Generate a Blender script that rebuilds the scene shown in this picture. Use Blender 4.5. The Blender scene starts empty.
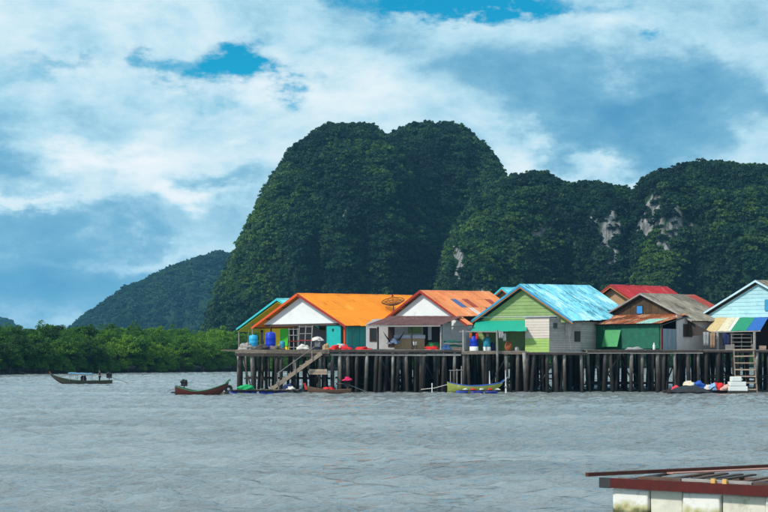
import bpy, math, random
import numpy as np
from mathutils import Vector, Matrix, noise as mnoise
rnd = random.Random(7)
nrg = np.random.default_rng(11)
R = math.radians
SC = bpy.context.scene
COL = SC.collection

# ------------------------------------------------------------------ camera
F = 1500.0            # focal length in photo pixels (768 wide)
CAMZ = 3.3
HORIZ = 358.0
cam_d = bpy.data.cameras.new('camera')
cam = bpy.data.objects.new('camera', cam_d); COL.objects.link(cam)
cam.location = (0, 0, CAMZ); cam.rotation_euler = (R(90), 0, 0)
cam_d.sensor_width = 36; cam_d.lens = 36 * F / 768
cam_d.shift_y = (HORIZ - 256) / 768
cam_d.clip_start = 0.5; cam_d.clip_end = 9000
SC.camera = cam

# ------------------------------------------------------------------ sun, sky, exposure
SUN_EL, SUN_AZ = R(43), R(-126)      # azimuth from +Y towards +X: behind and left of the camera
sd = bpy.data.lights.new('sun', 'SUN'); sun = bpy.data.objects.new('sun', sd); COL.objects.link(sun)
sd.energy = 3.0; sd.angle = R(5); sd.color = (1.0, 0.95, 0.86)
sdir = Vector((math.sin(SUN_AZ) * math.cos(SUN_EL), math.cos(SUN_AZ) * math.cos(SUN_EL), math.sin(SUN_EL)))
sun.rotation_euler = sdir.to_track_quat('Z', 'Y').to_euler()
sun.location = (0, 0, 400)
SC.view_settings.view_transform = 'Standard'; SC.view_settings.look = 'None'
SC.view_settings.exposure = 0.22; SC.view_settings.gamma = 1.0
SC.render.engine = 'CYCLES'
cy = SC.cycles
cy.max_bounces = 6; cy.diffuse_bounces = 3; cy.glossy_bounces = 3; cy.transmission_bounces = 3
cy.volume_bounces = 1; cy.transparent_max_bounces = 6; cy.sample_clamp_indirect = 6
cy.use_denoising = True; cy.use_adaptive_sampling = False; cy.sample_clamp_direct = 3.0

W = bpy.data.worlds.new('World'); SC.world = W; W.use_nodes = True
nt = W.node_tree; nt.nodes.clear()
def N(tree, typ, **kw):
    n = tree.nodes.new(typ)
    for k, v in kw.items(): setattr(n, k, v)
    return n
def M_(tree, op, a, b=None, c=None, clamp=False):
    n = tree.nodes.new('ShaderNodeMath'); n.operation = op; n.use_clamp = clamp
    for i, x in enumerate((a, b, c)):
        if x is None: continue
        if isinstance(x, (int, float)): n.inputs[i].default_value = x
        else: tree.links.new(x, n.inputs[i])
    return n.outputs[0]
def MIX(tree, fac, a, b, blend='MIX'):
    n = tree.nodes.new('ShaderNodeMix'); n.data_type = 'RGBA'; n.blend_type = blend
    for sock, x in ((n.inputs[0], fac), (n.inputs[6], a), (n.inputs[7], b)):
        if isinstance(x, (int, float)): sock.default_value = x
        elif isinstance(x, tuple): sock.default_value = (*x, 1) if len(x) == 3 else x
        else: tree.links.new(x, sock)
    return n.outputs[2]
def RAMP(tree, fac, stops, interp='LINEAR'):
    n = tree.nodes.new('ShaderNodeValToRGB'); n.color_ramp.interpolation = interp
    e = n.color_ramp.elements
    while len(e) < len(stops): e.new(0.5)
    for el, (p, c) in zip(e, stops):
        el.position = p; el.color = (*c, 1) if len(c) == 3 else c
    tree.links.new(fac, n.inputs[0])
    return n.outputs[0]
def SMOOTH(tree, x, lo, hi):
    n = tree.nodes.new('ShaderNodeMapRange'); n.interpolation_type = 'SMOOTHSTEP'
    tree.links.new(x, n.inputs[0]); n.inputs[1].default_value = lo; n.inputs[2].default_value = hi
    return n.outputs[0]

def build_sky():
    t = nt
    out = N(t, 'ShaderNodeOutputWorld'); bg = N(t, 'ShaderNodeBackground')
    STR = 0.1
    bg.inputs[1].default_value = STR
    t.links.new(bg.outputs[0], out.inputs[0])
    sky = N(t, 'ShaderNodeTexSky', sky_type='NISHITA', sun_disc=False, sun_elevation=SUN_EL,
            sun_rotation=SUN_AZ, air_density=1.0, dust_density=0.3, ozone_density=1.0)
    tc = N(t, 'ShaderNodeTexCoord')
    sep = N(t, 'ShaderNodeSeparateXYZ'); t.links.new(tc.outputs['Generated'], sep.inputs[0])
    x, y, z = sep.outputs
    az0 = M_(t, 'ARCTAN2', x, y); el0 = M_(t, 'ARCSINE', z)
    # cloud noise lives on the dome, flattened so that clouds are wider than high
    cmb = N(t, 'ShaderNodeCombineXYZ')
    t.links.new(x, cmb.inputs[0]); t.links.new(y, cmb.inputs[1])
    t.links.new(M_(t, 'MULTIPLY', z, 1.9), cmb.inputs[2])
    def noise(scale, detail, rough, off=(0, 0, 0), dist=0.0):
        mp = N(t, 'ShaderNodeMapping'); mp.inputs['Location'].default_value = off
        t.links.new(cmb.outputs[0], mp.inputs[0])
        n = N(t, 'ShaderNodeTexNoise'); n.inputs['Scale'].default_value = scale
        n.inputs['Detail'].default_value = detail; n.inputs['Roughness'].default_value = rough
        n.inputs['Distortion'].default_value = dist
        t.links.new(mp.outputs[0], n.inputs['Vector']); return n
    wob = noise(14, 6, 0.6, (3, 1, 2))
    ws = N(t, 'ShaderNodeSeparateColor'); t.links.new(wob.outputs['Color'], ws.inputs[0])
    az = M_(t, 'ADD', az0, M_(t, 'MULTIPLY', M_(t, 'SUBTRACT', ws.outputs[0], 0.5), 0.17))
    el = M_(t, 'ADD', el0, M_(t, 'MULTIPLY', M_(t, 'SUBTRACT', ws.outputs[1], 0.5), 0.10))
    def blobs(lst):
        tot = None
        for (px, py, rx, ry, amp) in lst:
            a0 = math.atan((px - 384) / F); e0 = math.atan((HORIZ - py) / F)
            dx = M_(t, 'MULTIPLY', M_(t, 'SUBTRACT', az, a0), F / rx)
            dy = M_(t, 'MULTIPLY', M_(t, 'SUBTRACT', el, e0), F / ry)
            d2 = M_(t, 'MULTIPLY_ADD', dx, dx, M_(t, 'MULTIPLY', dy, dy))
            g = M_(t, 'MULTIPLY', M_(t, 'EXPONENT', M_(t, 'MULTIPLY', d2, -1.0)), amp)
            tot = g if tot is None else M_(t, 'ADD', tot, g)
        return tot
    n1 = noise(8.5, 12, 0.60, (0.3, 0.8, 0.1), 0.2).outputs[0]
    n2 = noise(15, 12, 0.62, (5.3, 2.1, 4.4), 0.15).outputs[0]
    nd = noise(6.2, 12, 0.60, (9.3, 1.7, 2.4), 0.25).outputs[0]
    nu = noise(6.2, 12, 0.60, (9.3, 1.7, 2.4 + .035), 0.25).outputs[0]     # the same cloud sampled a little higher: lit tops, dim bases
    # openings of blue between the clouds
    blue_b = blobs([(228, 74, 58, 26, 1.5), (272, 84, 30, 14, .45), (150, 66, 24, 13, .6), (60, 84, 50, 11, .6),
                    (175, 118, 22, 9, .2), (462, -2, 115, 22, 1.75), (560, 2, 60, 12, .3), (636, 42, 26, 13, .85),
                    (-20, 90, 60, 160, .32), (575, 28, 16, 16, .3), (380, 34, 40, 24, .22), (770, 90, 30, 60, .22),
                    (20, 300, 130, 40, .22)])
    bn = M_(t, 'MULTIPLY_ADD', M_(t, 'SUBTRACT', n1, 0.53), 1.1, blue_b)
    bn = M_(t, 'MULTIPLY_ADD', M_(t, 'SUBTRACT', n2, 0.5), 0.75, bn)
    blue = SMOOTH(t, bn, 0.10, 1.12)
    # thickness of the cloud: thick banks turn blue grey
    dark_b = blobs([(70, 234, 150, 26, .30), (20, 165, 60, 22, .3), (250, 178, 60, 18, .25), (690, 118, 95, 36, .60), (590, 108, 70, 40, .36),
                    (560, 70, 90, 30, .15), (50, 300, 190, 40, .42), (500, 85, 70, 40, .15), (640, 150, 120, 20, .25), (380, 45, 60, 20, .2),
                    (110, 160, 70, 20, -.6), (190, 196, 60, 12, -.6), (40, 205, 60, 9, -.45), (120, 262, 80, 9, -.3), (300, 120, 90, 40, -.25), (510, 165, 40, 30, -.45), (620, 178, 40, 10, -.3), (220, 160, 40, 10, -.2)])
    dn = M_(t, 'MULTIPLY_ADD', M_(t, 'SUBTRACT', nd, 0.5), 1.9, dark_b)
    dn = M_(t, 'MULTIPLY_ADD', M_(t, 'SUBTRACT', n2, 0.5), 0.9, dn)
    dn = M_(t, 'MULTIPLY_ADD', M_(t, 'SUBTRACT', nu, nd), 2.2, dn)
    dark = SMOOTH(t, dn, -0.86, 0.97)
    k = 1.0 / STR
    cloud = RAMP(t, dark, [(0.0, (.82, .85, .86)), (0.2, (.64, .77, .82)), (0.42, (.41, .64, .75)), (0.68, (.18, .41, .57)), (1.0, (.07, .27, .46))])
    cloud = MIX(t, 1.0, cloud, (k, k, k), 'MULTIPLY')
    skyc = MIX(t, 1.0, sky.outputs[0], (.03, .80, .98), 'MULTIPLY')
    col = MIX(t, blue, cloud, skyc)
    t.links.new(col, bg.inputs[0])
build_sky()

# ------------------------------------------------------------------ helpers
def X(px, Y): return (px - 384) / F * Y
def Z(py, Y): return CAMZ + (HORIZ - py) / F * Y
def P(px, py, Y): return Vector((X(px, Y), Y, Z(py, Y)))

class MB:
    def __init__(s): s.v = []; s.f = []; s.sm = []
    def add(s, vs, fs, smooth=False):
        o = len(s.v); s.v += [tuple(v) for v in vs]
        s.f += [tuple(i + o for i in f) for f in fs]; s.sm += [smooth] * len(fs); return s
    def box(s, c, size, rot=None, jit=0):
        c = Vector(c); hx, hy, hz = (a / 2 for a in size)
        vs = [Vector((sx * hx, sy * hy, sz * hz)) for sz in (-1, 1) for sy in (-1, 1) for sx in (-1, 1)]
        if jit: vs = [v + Vector((rnd.uniform(-jit, jit), rnd.uniform(-jit, jit), rnd.uniform(-jit, jit))) for v in vs]
        if rot is not None: vs = [rot @ v for v in vs]
        return s.add([v + c for v in vs], [(0, 2, 3, 1), (4, 5, 7, 6), (0, 1, 5, 4), (2, 6, 7, 3), (0, 4, 6, 2), (1, 3, 7, 5)])
    def bar(s, p0, p1, w, h, up=(0, 0, 1)):
        p0, p1 = Vector(p0), Vector(p1); d = p1 - p0; L = d.length; d.normalize(); up = Vector(up)
        sx = d.cross(up)
        if sx.length < 1e-4: sx = d.cross(Vector((1, 0, 0)))
        sx.normalize(); u = sx.cross(d)
        return s.box((p0 + p1) / 2, (w, L, h), Matrix((sx, d, u)).transposed())
    def tube(s, pts, rad, n=8, cap=True):
        pts = [Vector(p) for p in pts]; rad = rad if isinstance(rad, (list, tuple)) else [rad] * len(pts)
        vs = []; fs = []; ref = Vector((0.31, 0.94, 0.11))
        for i, p in enumerate(pts):
            d = (pts[min(i + 1, len(pts) - 1)] - pts[max(i - 1, 0)]).normalized()
            a = d.cross(ref)
            if a.length < .1: a = d.cross(Vector((1, 0, 0)))
            a.normalize(); b = d.cross(a)
            vs += [p + (a * math.cos(2 * math.pi * k / n) + b * math.sin(2 * math.pi * k / n)) * rad[i] for k in range(n)]
        for i in range(len(pts) - 1):
            for k in range(n):
                k2 = (k + 1) % n; fs.append((i * n + k, i * n + k2, (i + 1) * n + k2, (i + 1) * n + k))
        s.add(vs, fs, True)
        if cap:
            m = len(pts) - 1
            s.add([vs[k] for k in range(n)], [tuple(range(n))[::-1]]); s.add([vs[m * n + k] for k in range(n)], [tuple(range(n))])
        return s
    def lathe(s, prof, n=16, c=(0, 0, 0), sy=1.0):
        c = Vector(c); vs = []; fs = []
        for (r, z) in prof:
            vs += [c + Vector((r * math.cos(2 * math.pi * k / n), r * sy * math.sin(2 * math.pi * k / n), z)) for k in range(n)]
        for i in range(len(prof) - 1):
            for k in range(n):
                k2 = (k + 1) % n; fs.append((i * n + k, i * n + k2, (i + 1) * n + k2, (i + 1) * n + k))
        s.add(vs, fs, True)
        if prof[0][0] > .001: s.add(vs[:n], [tuple(range(n))[::-1]])
        if prof[-1][0] > .001: s.add(vs[-n:], [tuple(range(n))])
        return s
    def prism(s, pts, ext):
        pts = [Vector(p) for p in pts]; ext = Vector(ext); n = len(pts)
        nrm = sum(((pts[i] - pts[0]).cross(pts[(i + 1) % n] - pts[0]) for i in range(1, n)), Vector())
        if nrm.dot(ext) < 0: pts = pts[::-1]
        fs = [tuple(range(n))[::-1], tuple(range(n, 2 * n))] + [(i, (i + 1) % n, n + (i + 1) % n, n + i) for i in range(n)]
        return s.add(pts + [p + ext for p in pts], fs)
    def blob(s, c, size, seed=0, n=24, m=14, rough=.48, flat=True):
        """a folded, lumpy bundle that sits on its underside"""
        c = Vector(c); vs = []; fs = []; of = Vector((seed * 3.7, seed * 1.3, seed * .7)); sk = math.sin(seed * 2.1) * .35
        for i in range(m + 1):
            th = math.pi * i / m
            for k in range(n):
                a = 2 * math.pi * k / n
                d = Vector((math.sin(th) * math.cos(a), math.sin(th) * math.sin(a), math.cos(th)))
                q = 1 + rough * (mnoise.noise(d * 1.5 + of) * 1.5 + (.5 - abs(mnoise.noise(d * 3.1 + of * 2))) * .9 + mnoise.noise(d * 6 + of) * .35)
                z = d.z * q
                if flat: z = max(z, -.35); q *= 1 + .35 * max(0, .25 - z)
                vs.append(c + Vector(((d.x * q + sk * max(z, 0) * .5) * size[0], d.y * q * size[1], z * size[2] * .9)))
        for i in range(m):
            for k in range(n):
                k2 = (k + 1) % n; fs.append((i * n + k, (i + 1) * n + k, (i + 1) * n + k2, i * n + k2))
        return s.add(vs, fs, True)
    def mesh(s, name, mat=None):
        me = bpy.data.meshes.new(name); me.from_pydata(s.v, [], s.f); me.update()
        me.polygons.foreach_set('use_smooth', s.sm)
        if mat: me.materials.append(mat)
        return me
    def build(s, name, mat, parent=None, **tags):
        return obj(name, s.mesh(name, mat), parent, **tags)

def obj(name, data, parent=None, mat=None, **tags):
    o = bpy.data.objects.new(name, data); COL.objects.link(o)
    if parent is not None: o.parent = parent
    if mat is not None and data is not None and len(data.materials):
        o.material_slots[0].link = 'OBJECT'; o.material_slots[0].material = mat
    for k, v in tags.items():
        if v is not None: o[k] = v
    return o
def thing(name, label, category, loc=(0, 0, 0), rz=0, group=None):
    o = bpy.data.objects.new(name, None); COL.objects.link(o); o.empty_display_size = .3
    o.location = loc; o.rotation_euler = (0, 0, rz)
    o['label'] = label; o['category'] = category
    if group: o['group'] = group
    return o
def copy_tree(o, parent=None):
    c = o.copy(); COL.objects.link(c)
    if parent is not None: c.parent = parent
    for ch in list(o.children): copy_tree(ch, c)
    return c
def np_mesh(name, v, f, mat=None, smooth=False):
    v = np.asarray(v, np.float32); f = np.asarray(f, np.int32); k = f.shape[1]
    me = bpy.data.meshes.new(name)
    me.vertices.add(len(v)); me.vertices.foreach_set('co', v.ravel())
    me.loops.add(f.size); me.loops.foreach_set('vertex_index', f.ravel())
    me.polygons.add(len(f)); me.polygons.foreach_set('loop_start', np.arange(len(f), dtype=np.int32) * k)
    me.polygons.foreach_set('use_smooth', np.full(len(f), smooth, bool))
    me.update(calc_edges=True); me.validate()
    if mat: me.materials.append(mat)
    return me

def h3(i, j, k, seed):
    n = (i.astype(np.int64) * 374761393 + j.astype(np.int64) * 668265263 + k.astype(np.int64) * 2147483647 + seed * 974711) & 0x7fffffff
    n = ((n ^ (n >> 13)) * 1274126177) & 0x7fffffff
    n = ((n ^ (n >> 16)) * 1103515245 + 12345) & 0x7fffffff
    return (n & 0xffff) / 65535.0
def vnoise(x, y, z, seed=0):
    xi, yi, zi = np.floor(x), np.floor(y), np.floor(z)
    fx, fy, fz = x - xi, y - yi, z - zi
    fx, fy, fz = (a * a * (3 - 2 * a) for a in (fx, fy, fz))
    r = 0
    for dx in (0, 1):
        for dy in (0, 1):
            for dz in (0, 1):
                w = (fx if dx else 1 - fx) * (fy if dy else 1 - fy) * (fz if dz else 1 - fz)
                r = r + w * h3(xi + dx, yi + dy, zi + dz, seed)
    return r
def fbm(x, y, z, oct=4, seed=0, rough=.5):
    a = 1; s = 0; t = 0
    for o in range(oct):
        s = s + a * vnoise(x * 2 ** o, y * 2 ** o, z * 2 ** o, seed + o * 17); t += a; a *= rough
    return s / t

# ------------------------------------------------------------------ materials
MATS = {}
def mat(name, col, rough=.7, var=.18, scale=3.0, col2=None, stain=0.0, metal=0.0, bump=0.0, rand=0.0, stretch=(1, 1, 1), spec=.4):
    """weathered surface: base colour, blotches of col2, per-object tint, fine bump"""
    if name in MATS: return MATS[name]
    m = bpy.data.materials.new(name); m.use_nodes = True; t = m.node_tree
    b = t.nodes['Principled BSDF']; b.inputs['Roughness'].default_value = rough; b.inputs['Metallic'].default_value = metal
    b.inputs['Specular IOR Level'].default_value = spec
    g = N(t, 'ShaderNodeNewGeometry')
    mp = N(t, 'ShaderNodeMapping'); mp.inputs['Scale'].default_value = stretch
    t.links.new(g.outputs['Position'], mp.inputs[0])
    n = N(t, 'ShaderNodeTexNoise'); n.inputs['Scale'].default_value = scale; n.inputs['Detail'].default_value = 6; n.inputs['Roughness'].default_value = .65
    t.links.new(mp.outputs[0], n.inputs['Vector'])
    v = M_(t, 'MULTIPLY_ADD', M_(t, 'SUBTRACT', n.outputs[0], .5), 2 * var * 2, 1.0)
    if rand:
        oi = N(t, 'ShaderNodeObjectInfo')
        v = M_(t, 'MULTIPLY', v, M_(t, 'MULTIPLY_ADD', oi.outputs['Random'], rand * 2, 1 - rand))
    vc = N(t, 'ShaderNodeCombineColor')
    for i in range(3): t.links.new(v, vc.inputs[i])
    c = MIX(t, 1.0, col, vc.outputs[0], 'MULTIPLY')
    if col2 is not None:
        n2 = N(t, 'ShaderNodeTexNoise'); n2.inputs['Scale'].default_value = scale * .55; n2.inputs['Detail'].default_value = 8; n2.inputs['Roughness'].default_value = .7
        mp2 = N(t, 'ShaderNodeMapping'); mp2.inputs['Location'].default_value = (7, 3, 5); mp2.inputs['Scale'].default_value = stretch
        t.links.new(g.outputs['Position'], mp2.inputs[0]); t.links.new(mp2.outputs[0], n2.inputs['Vector'])
        c = MIX(t, SMOOTH(t, n2.outputs[0], .62 - stain, .82 - stain), c, col2)
    t.links.new(c, b.inputs['Base Color'])
    if bump:
        bp = N(t, 'ShaderNodeBump'); bp.inputs['Strength'].default_value = bump; bp.inputs['Distance'].default_value = .02
        t.links.new(n.outputs[0], bp.inputs['Height']); t.links.new(bp.outputs[0], b.inputs['Normal'])
    MATS[name] = m
    return m

WOOD = mat('weathered_wood', (.20, .155, .12), .85, .35, 4, (.07, .05, .04), .08, bump=.4, rand=.25)
WOODG = mat('grey_wood', (.30, .27, .25), .85, .3, 4, (.12, .10, .085), .05, bump=.4, rand=.25)
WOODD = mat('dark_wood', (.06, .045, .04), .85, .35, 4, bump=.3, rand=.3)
WOODB = mat('bright_timber', (.42, .30, .22), .8, .3, 4, (.2, .13, .1), .05, bump=.3, rand=.25)
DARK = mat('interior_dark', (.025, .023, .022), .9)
WHITE = mat('white_paint', (.80, .81, .80), .6, .06, 1.2, (.56, .56, .53), .07)
STEEL = mat('dull_steel', (.22, .22, .23), .5, .15, 5, metal=.4)
ROPE = mat('rope', (.55, .52, .47), .9)
FLOATB = mat('faded_blue_float', (.012, .035, .30), .55, .2, 3)
BLUEP = mat('blue_plastic', (.006, .04, .50), .4, .08, 2, rand=.1)
RED = mat('red_cloth', (.66, .02, .02), .8, .25, 5)
BLACK = mat('black_rubber', (.012, .012, .013), .6)
FOAM = mat('white_foam', (.82, .82, .78), .8, .06, 3)

def pile_mat():
    m = bpy.data.materials.new('pile_timber'); m.use_nodes = True; t = m.node_tree
    b = t.nodes['Principled BSDF']; b.inputs['Roughness'].default_value = .85
    g = N(t, 'ShaderNodeNewGeometry'); s = N(t, 'ShaderNodeSeparateXYZ'); t.links.new(g.outputs['Position'], s.inputs[0])
    mp = N(t, 'ShaderNodeMapping'); mp.inputs['Scale'].default_value = (1, 1, .35); t.links.new(g.outputs['Position'], mp.inputs[0])
    n = N(t, 'ShaderNodeTexNoise'); n.inputs['Scale'].default_value = 5; n.inputs['Detail'].default_value = 6; t.links.new(mp.outputs[0], n.inputs['Vector'])
    oi = N(t, 'ShaderNodeObjectInfo')
    zz = M_(t, 'ADD', s.outputs[2], M_(t, 'MULTIPLY', M_(t, 'SUBTRACT', n.outputs[0], .5), 1.6))
    zz = M_(t, 'ADD', zz, M_(t, 'MULTIPLY', M_(t, 'SUBTRACT', oi.outputs['Random'], .5), 1.2))
    c = RAMP(t, M_(t, 'MULTIPLY', zz, .25), [(0.0, (.007, .006, .005)), (.2, (.016, .012, .008)), (.45, (.030, .022, .017)), (.72, (.10, .088, .076)), (1, (.25, .23, .21))])
    v = M_(t, 'MULTIPLY', M_(t, 'MULTIPLY_ADD', n.outputs[0], 1.4, .3), M_(t, 'MULTIPLY_ADD', oi.outputs['Random'], 1.1, .35))
    vc = N(t, 'ShaderNodeCombineColor')
    for i in range(3): t.links.new(v, vc.inputs[i])
    t.links.new(MIX(t, 1, c, vc.outputs[0], 'MULTIPLY'), b.inputs['Base Color'])
    bp = N(t, 'ShaderNodeBump'); bp.inputs['Strength'].default_value = .5; bp.inputs['Distance'].default_value = .03
    t.links.new(n.outputs[0], bp.inputs['Height']); t.links.new(bp.outputs[0], b.inputs['Normal'])
    return m
PILE = pile_mat()

def leaf_mat(name, c0, c1, c2, hue=.0, big=.02):
    m = bpy.data.materials.new(name); m.use_nodes = True; t = m.node_tree
    b = t.nodes['Principled BSDF']; b.inputs['Roughness'].default_value = .65; b.inputs['Specular IOR Level'].default_value = .25
    g = N(t, 'ShaderNodeNewGeometry'); oi = N(t, 'ShaderNodeObjectInfo')
    n = N(t, 'ShaderNodeTexNoise'); n.inputs['Scale'].default_value = big; n.inputs['Detail'].default_value = 4; t.links.new(g.outputs['Position'], n.inputs['Vector'])
    f = M_(t, 'MULTIPLY', oi.outputs['Random'], .55)
    f = M_(t, 'MULTIPLY_ADD', g.outputs['Random Per Island'], .35, f)
    f = M_(t, 'MULTIPLY_ADD', M_(t, 'SUBTRACT', n.outputs[0], .48), 2.0, f)
    c = RAMP(t, f, [(0, c0), (.45, c1), (1, c2)])
    t.links.new(c, b.inputs['Base Color'])
    tr = N(t, 'ShaderNodeBsdfTranslucent'); t.links.new(c, tr.inputs[0])
    ms = N(t, 'ShaderNodeMixShader'); ms.inputs[0].default_value = .22
    t.links.new(b.outputs[0], ms.inputs[1]); t.links.new(tr.outputs[0], ms.inputs[2])
    t.links.new(ms.outputs[0], t.nodes['Material Output'].inputs[0])
    return m
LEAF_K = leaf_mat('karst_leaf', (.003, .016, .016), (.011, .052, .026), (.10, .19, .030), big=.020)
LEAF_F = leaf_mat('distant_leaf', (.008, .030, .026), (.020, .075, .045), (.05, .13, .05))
LEAF_M = leaf_mat('mangrove_leaf', (.014, .045, .008), (.046, .140, .012), (.16, .30, .014), big=.05)

# ------------------------------------------------------------------ water
def build_water():
    m = bpy.data.materials.new('water'); m.use_nodes = True; t = m.node_tree
    b = t.nodes['Principled BSDF']; b.inputs['Base Color'].default_value = (.28, .29, .28, 1)
    b.inputs['Roughness'].default_value = .05; b.inputs['IOR'].default_value = 2.4; b.inputs['Specular IOR Level'].default_value = .5
    g = N(t, 'ShaderNodeNewGeometry')
    def nz(scale, st, det, rough=.6):
        mp = N(t, 'ShaderNodeMapping'); mp.inputs['Scale'].default_value = st; mp.inputs['Rotation'].default_value = (0, 0, R(12))
        t.links.new(g.outputs['Position'], mp.inputs[0])
        n = N(t, 'ShaderNodeTexNoise'); n.inputs['Scale'].default_value = scale; n.inputs['Detail'].default_value = det; n.inputs['Roughness'].default_value = rough
        t.links.new(mp.outputs[0], n.inputs['Vector']); return n.outputs[0]
    a = nz(8.0, (.5, 1.5, 1), 5, .62); c = nz(1.6, (.5, 1.5, 1), 4, .6); wnd = nz(.07, (.5, 1.3, 1), 4, .6)
    hgt = M_(t, 'MULTIPLY_ADD', c, 1.5, M_(t, 'MULTIPLY', a, .55))
    hgt = M_(t, 'MULTIPLY', hgt, M_(t, 'MULTIPLY_ADD', SMOOTH(t, wnd, .36, .66), 1.1, .35))     # rougher water where gusts run over it
    bp = N(t, 'ShaderNodeBump'); bp.inputs['Strength'].default_value = .9; bp.inputs['Distance'].default_value = .62
    t.links.new(hgt, bp.inputs['Height']); t.links.new(bp.outputs[0], b.inputs['Normal'])
    def outward(a0, step, end, gr):
        r = []
        while a0 < end: r.append(a0); step *= gr; a0 += step
        return r + [end]
    xr = outward(46, .27, 140, 1.012)[:-1]; xr += outward(xr[-1] + 1.5, 1.8, 2600, 1.3)
    xs = np.array([-q for q in xr[::-1]] + list(np.arange(-45.8, 45.9, .25)) + xr)
    ys = [-200., -80., -30., 0., 10., 15.]
    y = 18.0
    while y < 160: ys.append(y); y += max(.13, y * y * .000028)
    ys += list(np.arange(160, 440, .8)); ys += outward(441, 1.0, 3400, 1.15)
    ys = np.array(ys)
    gx, gy = np.meshgrid(xs, ys)
    zz = np.zeros_like(gx)
    for i in range(54):
        lam = .6 * (3.4 / .6) ** nrg.random()
        th = nrg.normal(R(78), R(30)); kk = 2 * math.pi / lam
        amp = .0105 * lam ** .8
        ph = kk * (gx * math.cos(th) + gy * math.sin(th)) + nrg.random() * 6.28
        zz += amp * (np.sin(ph) + .25 * np.sin(2 * ph + 1.2)) * (.6 + .8 * vnoise(gx / 11, gy / 14, gx * 0, 40 + i % 7))
    dx = np.gradient(xs)[None, :]; dy = np.gradient(ys)[:, None]
    fade = np.clip(2 - dx / 1.2, 0, 1) * np.clip(2 - dy / 1.1, 0, 1)
    zz = zz * fade * .80
    nx, ny = len(xs), len(ys)
    idx = np.arange(nx * ny).reshape(ny, nx)
    f = np.stack([idx[:-1, :-1], idx[:-1, 1:], idx[1:, 1:], idx[1:, :-1]], -1).reshape(-1, 4)
    me = np_mesh('water', np.stack([gx, gy, zz], -1).reshape(-1, 3), f, m, True)
    obj('water', me, kind='structure')
build_water()

# ------------------------------------------------------------------ karst hills
def rock_mat():
    m = bpy.data.materials.new('limestone'); m.use_nodes = True; t = m.node_tree
    b = t.nodes['Principled BSDF']; b.inputs['Roughness'].default_value = .95; b.inputs['Specular IOR Level'].default_value = .1
    g = N(t, 'ShaderNodeNewGeometry'); at = N(t, 'ShaderNodeAttribute', attribute_name='rock')
    mp = N(t, 'ShaderNodeMapping'); mp.inputs['Scale'].default_value = (1, 1, .22); t.links.new(g.outputs['Position'], mp.inputs[0])
    n = N(t, 'ShaderNodeTexNoise'); n.inputs['Scale'].default_value = .35; n.inputs['Detail'].default_value = 8; n.inputs['Roughness'].default_value = .7; t.links.new(mp.outputs[0], n.inputs['Vector'])
    n2 = N(t, 'ShaderNodeTexNoise'); n2.inputs['Scale'].default_value = .08; n2.inputs['Detail'].default_value = 5; t.links.new(mp.outputs[0], n2.inputs['Vector'])
    rock = RAMP(t, n.outputs[0], [(.32, (.04, .045, .05)), (.45, (.15, .15, .15)), (.57, (.34, .335, .32)), (.70, (.58, .56, .53))])
    rock = MIX(t, SMOOTH(t, n2.outputs[0], .60, .72), rock, (.30, .255, .20))
    shr = RAMP(t, n.outputs[0], [(.35, (.008, .022, .014)), (.65, (.03, .07, .03))])
    t.links.new(MIX(t, at.outputs['Fac'], shr, rock), b.inputs['Base Color'])
    bp = N(t, 'ShaderNodeBump'); bp.inputs['Strength'].default_value = 1; bp.inputs['Distance'].default_value = 1.5
    t.links.new(n.outputs[0], bp.inputs['Height']); t.links.new(bp.outputs[0], b.inputs['Normal'])
    return m
LIME = rock_mat()

def crown_mesh(name, m, clumps, leaves, size, leaf, seed, flat=.8, up=.35):
    """crown of many small leaf faces set in clumps through a volume"""
    r = np.random.default_rng(seed)
    V = []; 
    for c in range(clumps):
        d = r.normal(size=3); d /= np.linalg.norm(d); d[2] = abs(d[2]) * .95 - .25 * r.random()
        cc = d * (r.uniform(.45, 1.0)) * np.array(size); cr = r.uniform(.22, .42) * min(size)
        q = r.normal(size=(leaves, 3)); q /= np.linalg.norm(q, axis=1)[:, None]
        q[:, 2] = np.abs(q[:, 2]) * 1.0 - .35
        pos = cc + q * cr * r.uniform(.6, 1.05, (leaves, 1))
        nrm = q + r.normal(size=(leaves, 3)) * .5 + np.array([0, 0, up]); nrm /= np.linalg.norm(nrm, axis=1)[:, None]
        a = np.cross(nrm, r.normal(size=(leaves, 3))); a /= np.linalg.norm(a, axis=1)[:, None]
        bb = np.cross(nrm, a); s = leaf * r.uniform(.6, 1.3, (leaves, 1))
        V.append(np.stack([pos - a * s, pos - bb * s * .6 + nrm * s * .12, pos + a * s, pos + bb * s * .6 + nrm * s * .12], 1))
    V = np.concatenate(V).reshape(-1, 3)
    f = np.arange(len(V)).reshape(-1, 4)
    return np_mesh(name, V, f, m)

def proto_collection(name, meshes):
    c = bpy.data.collections.new(name)
    for me in meshes:
        o = bpy.data.objects.new(me.name, me); c.objects.link(o)
    return c

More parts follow.
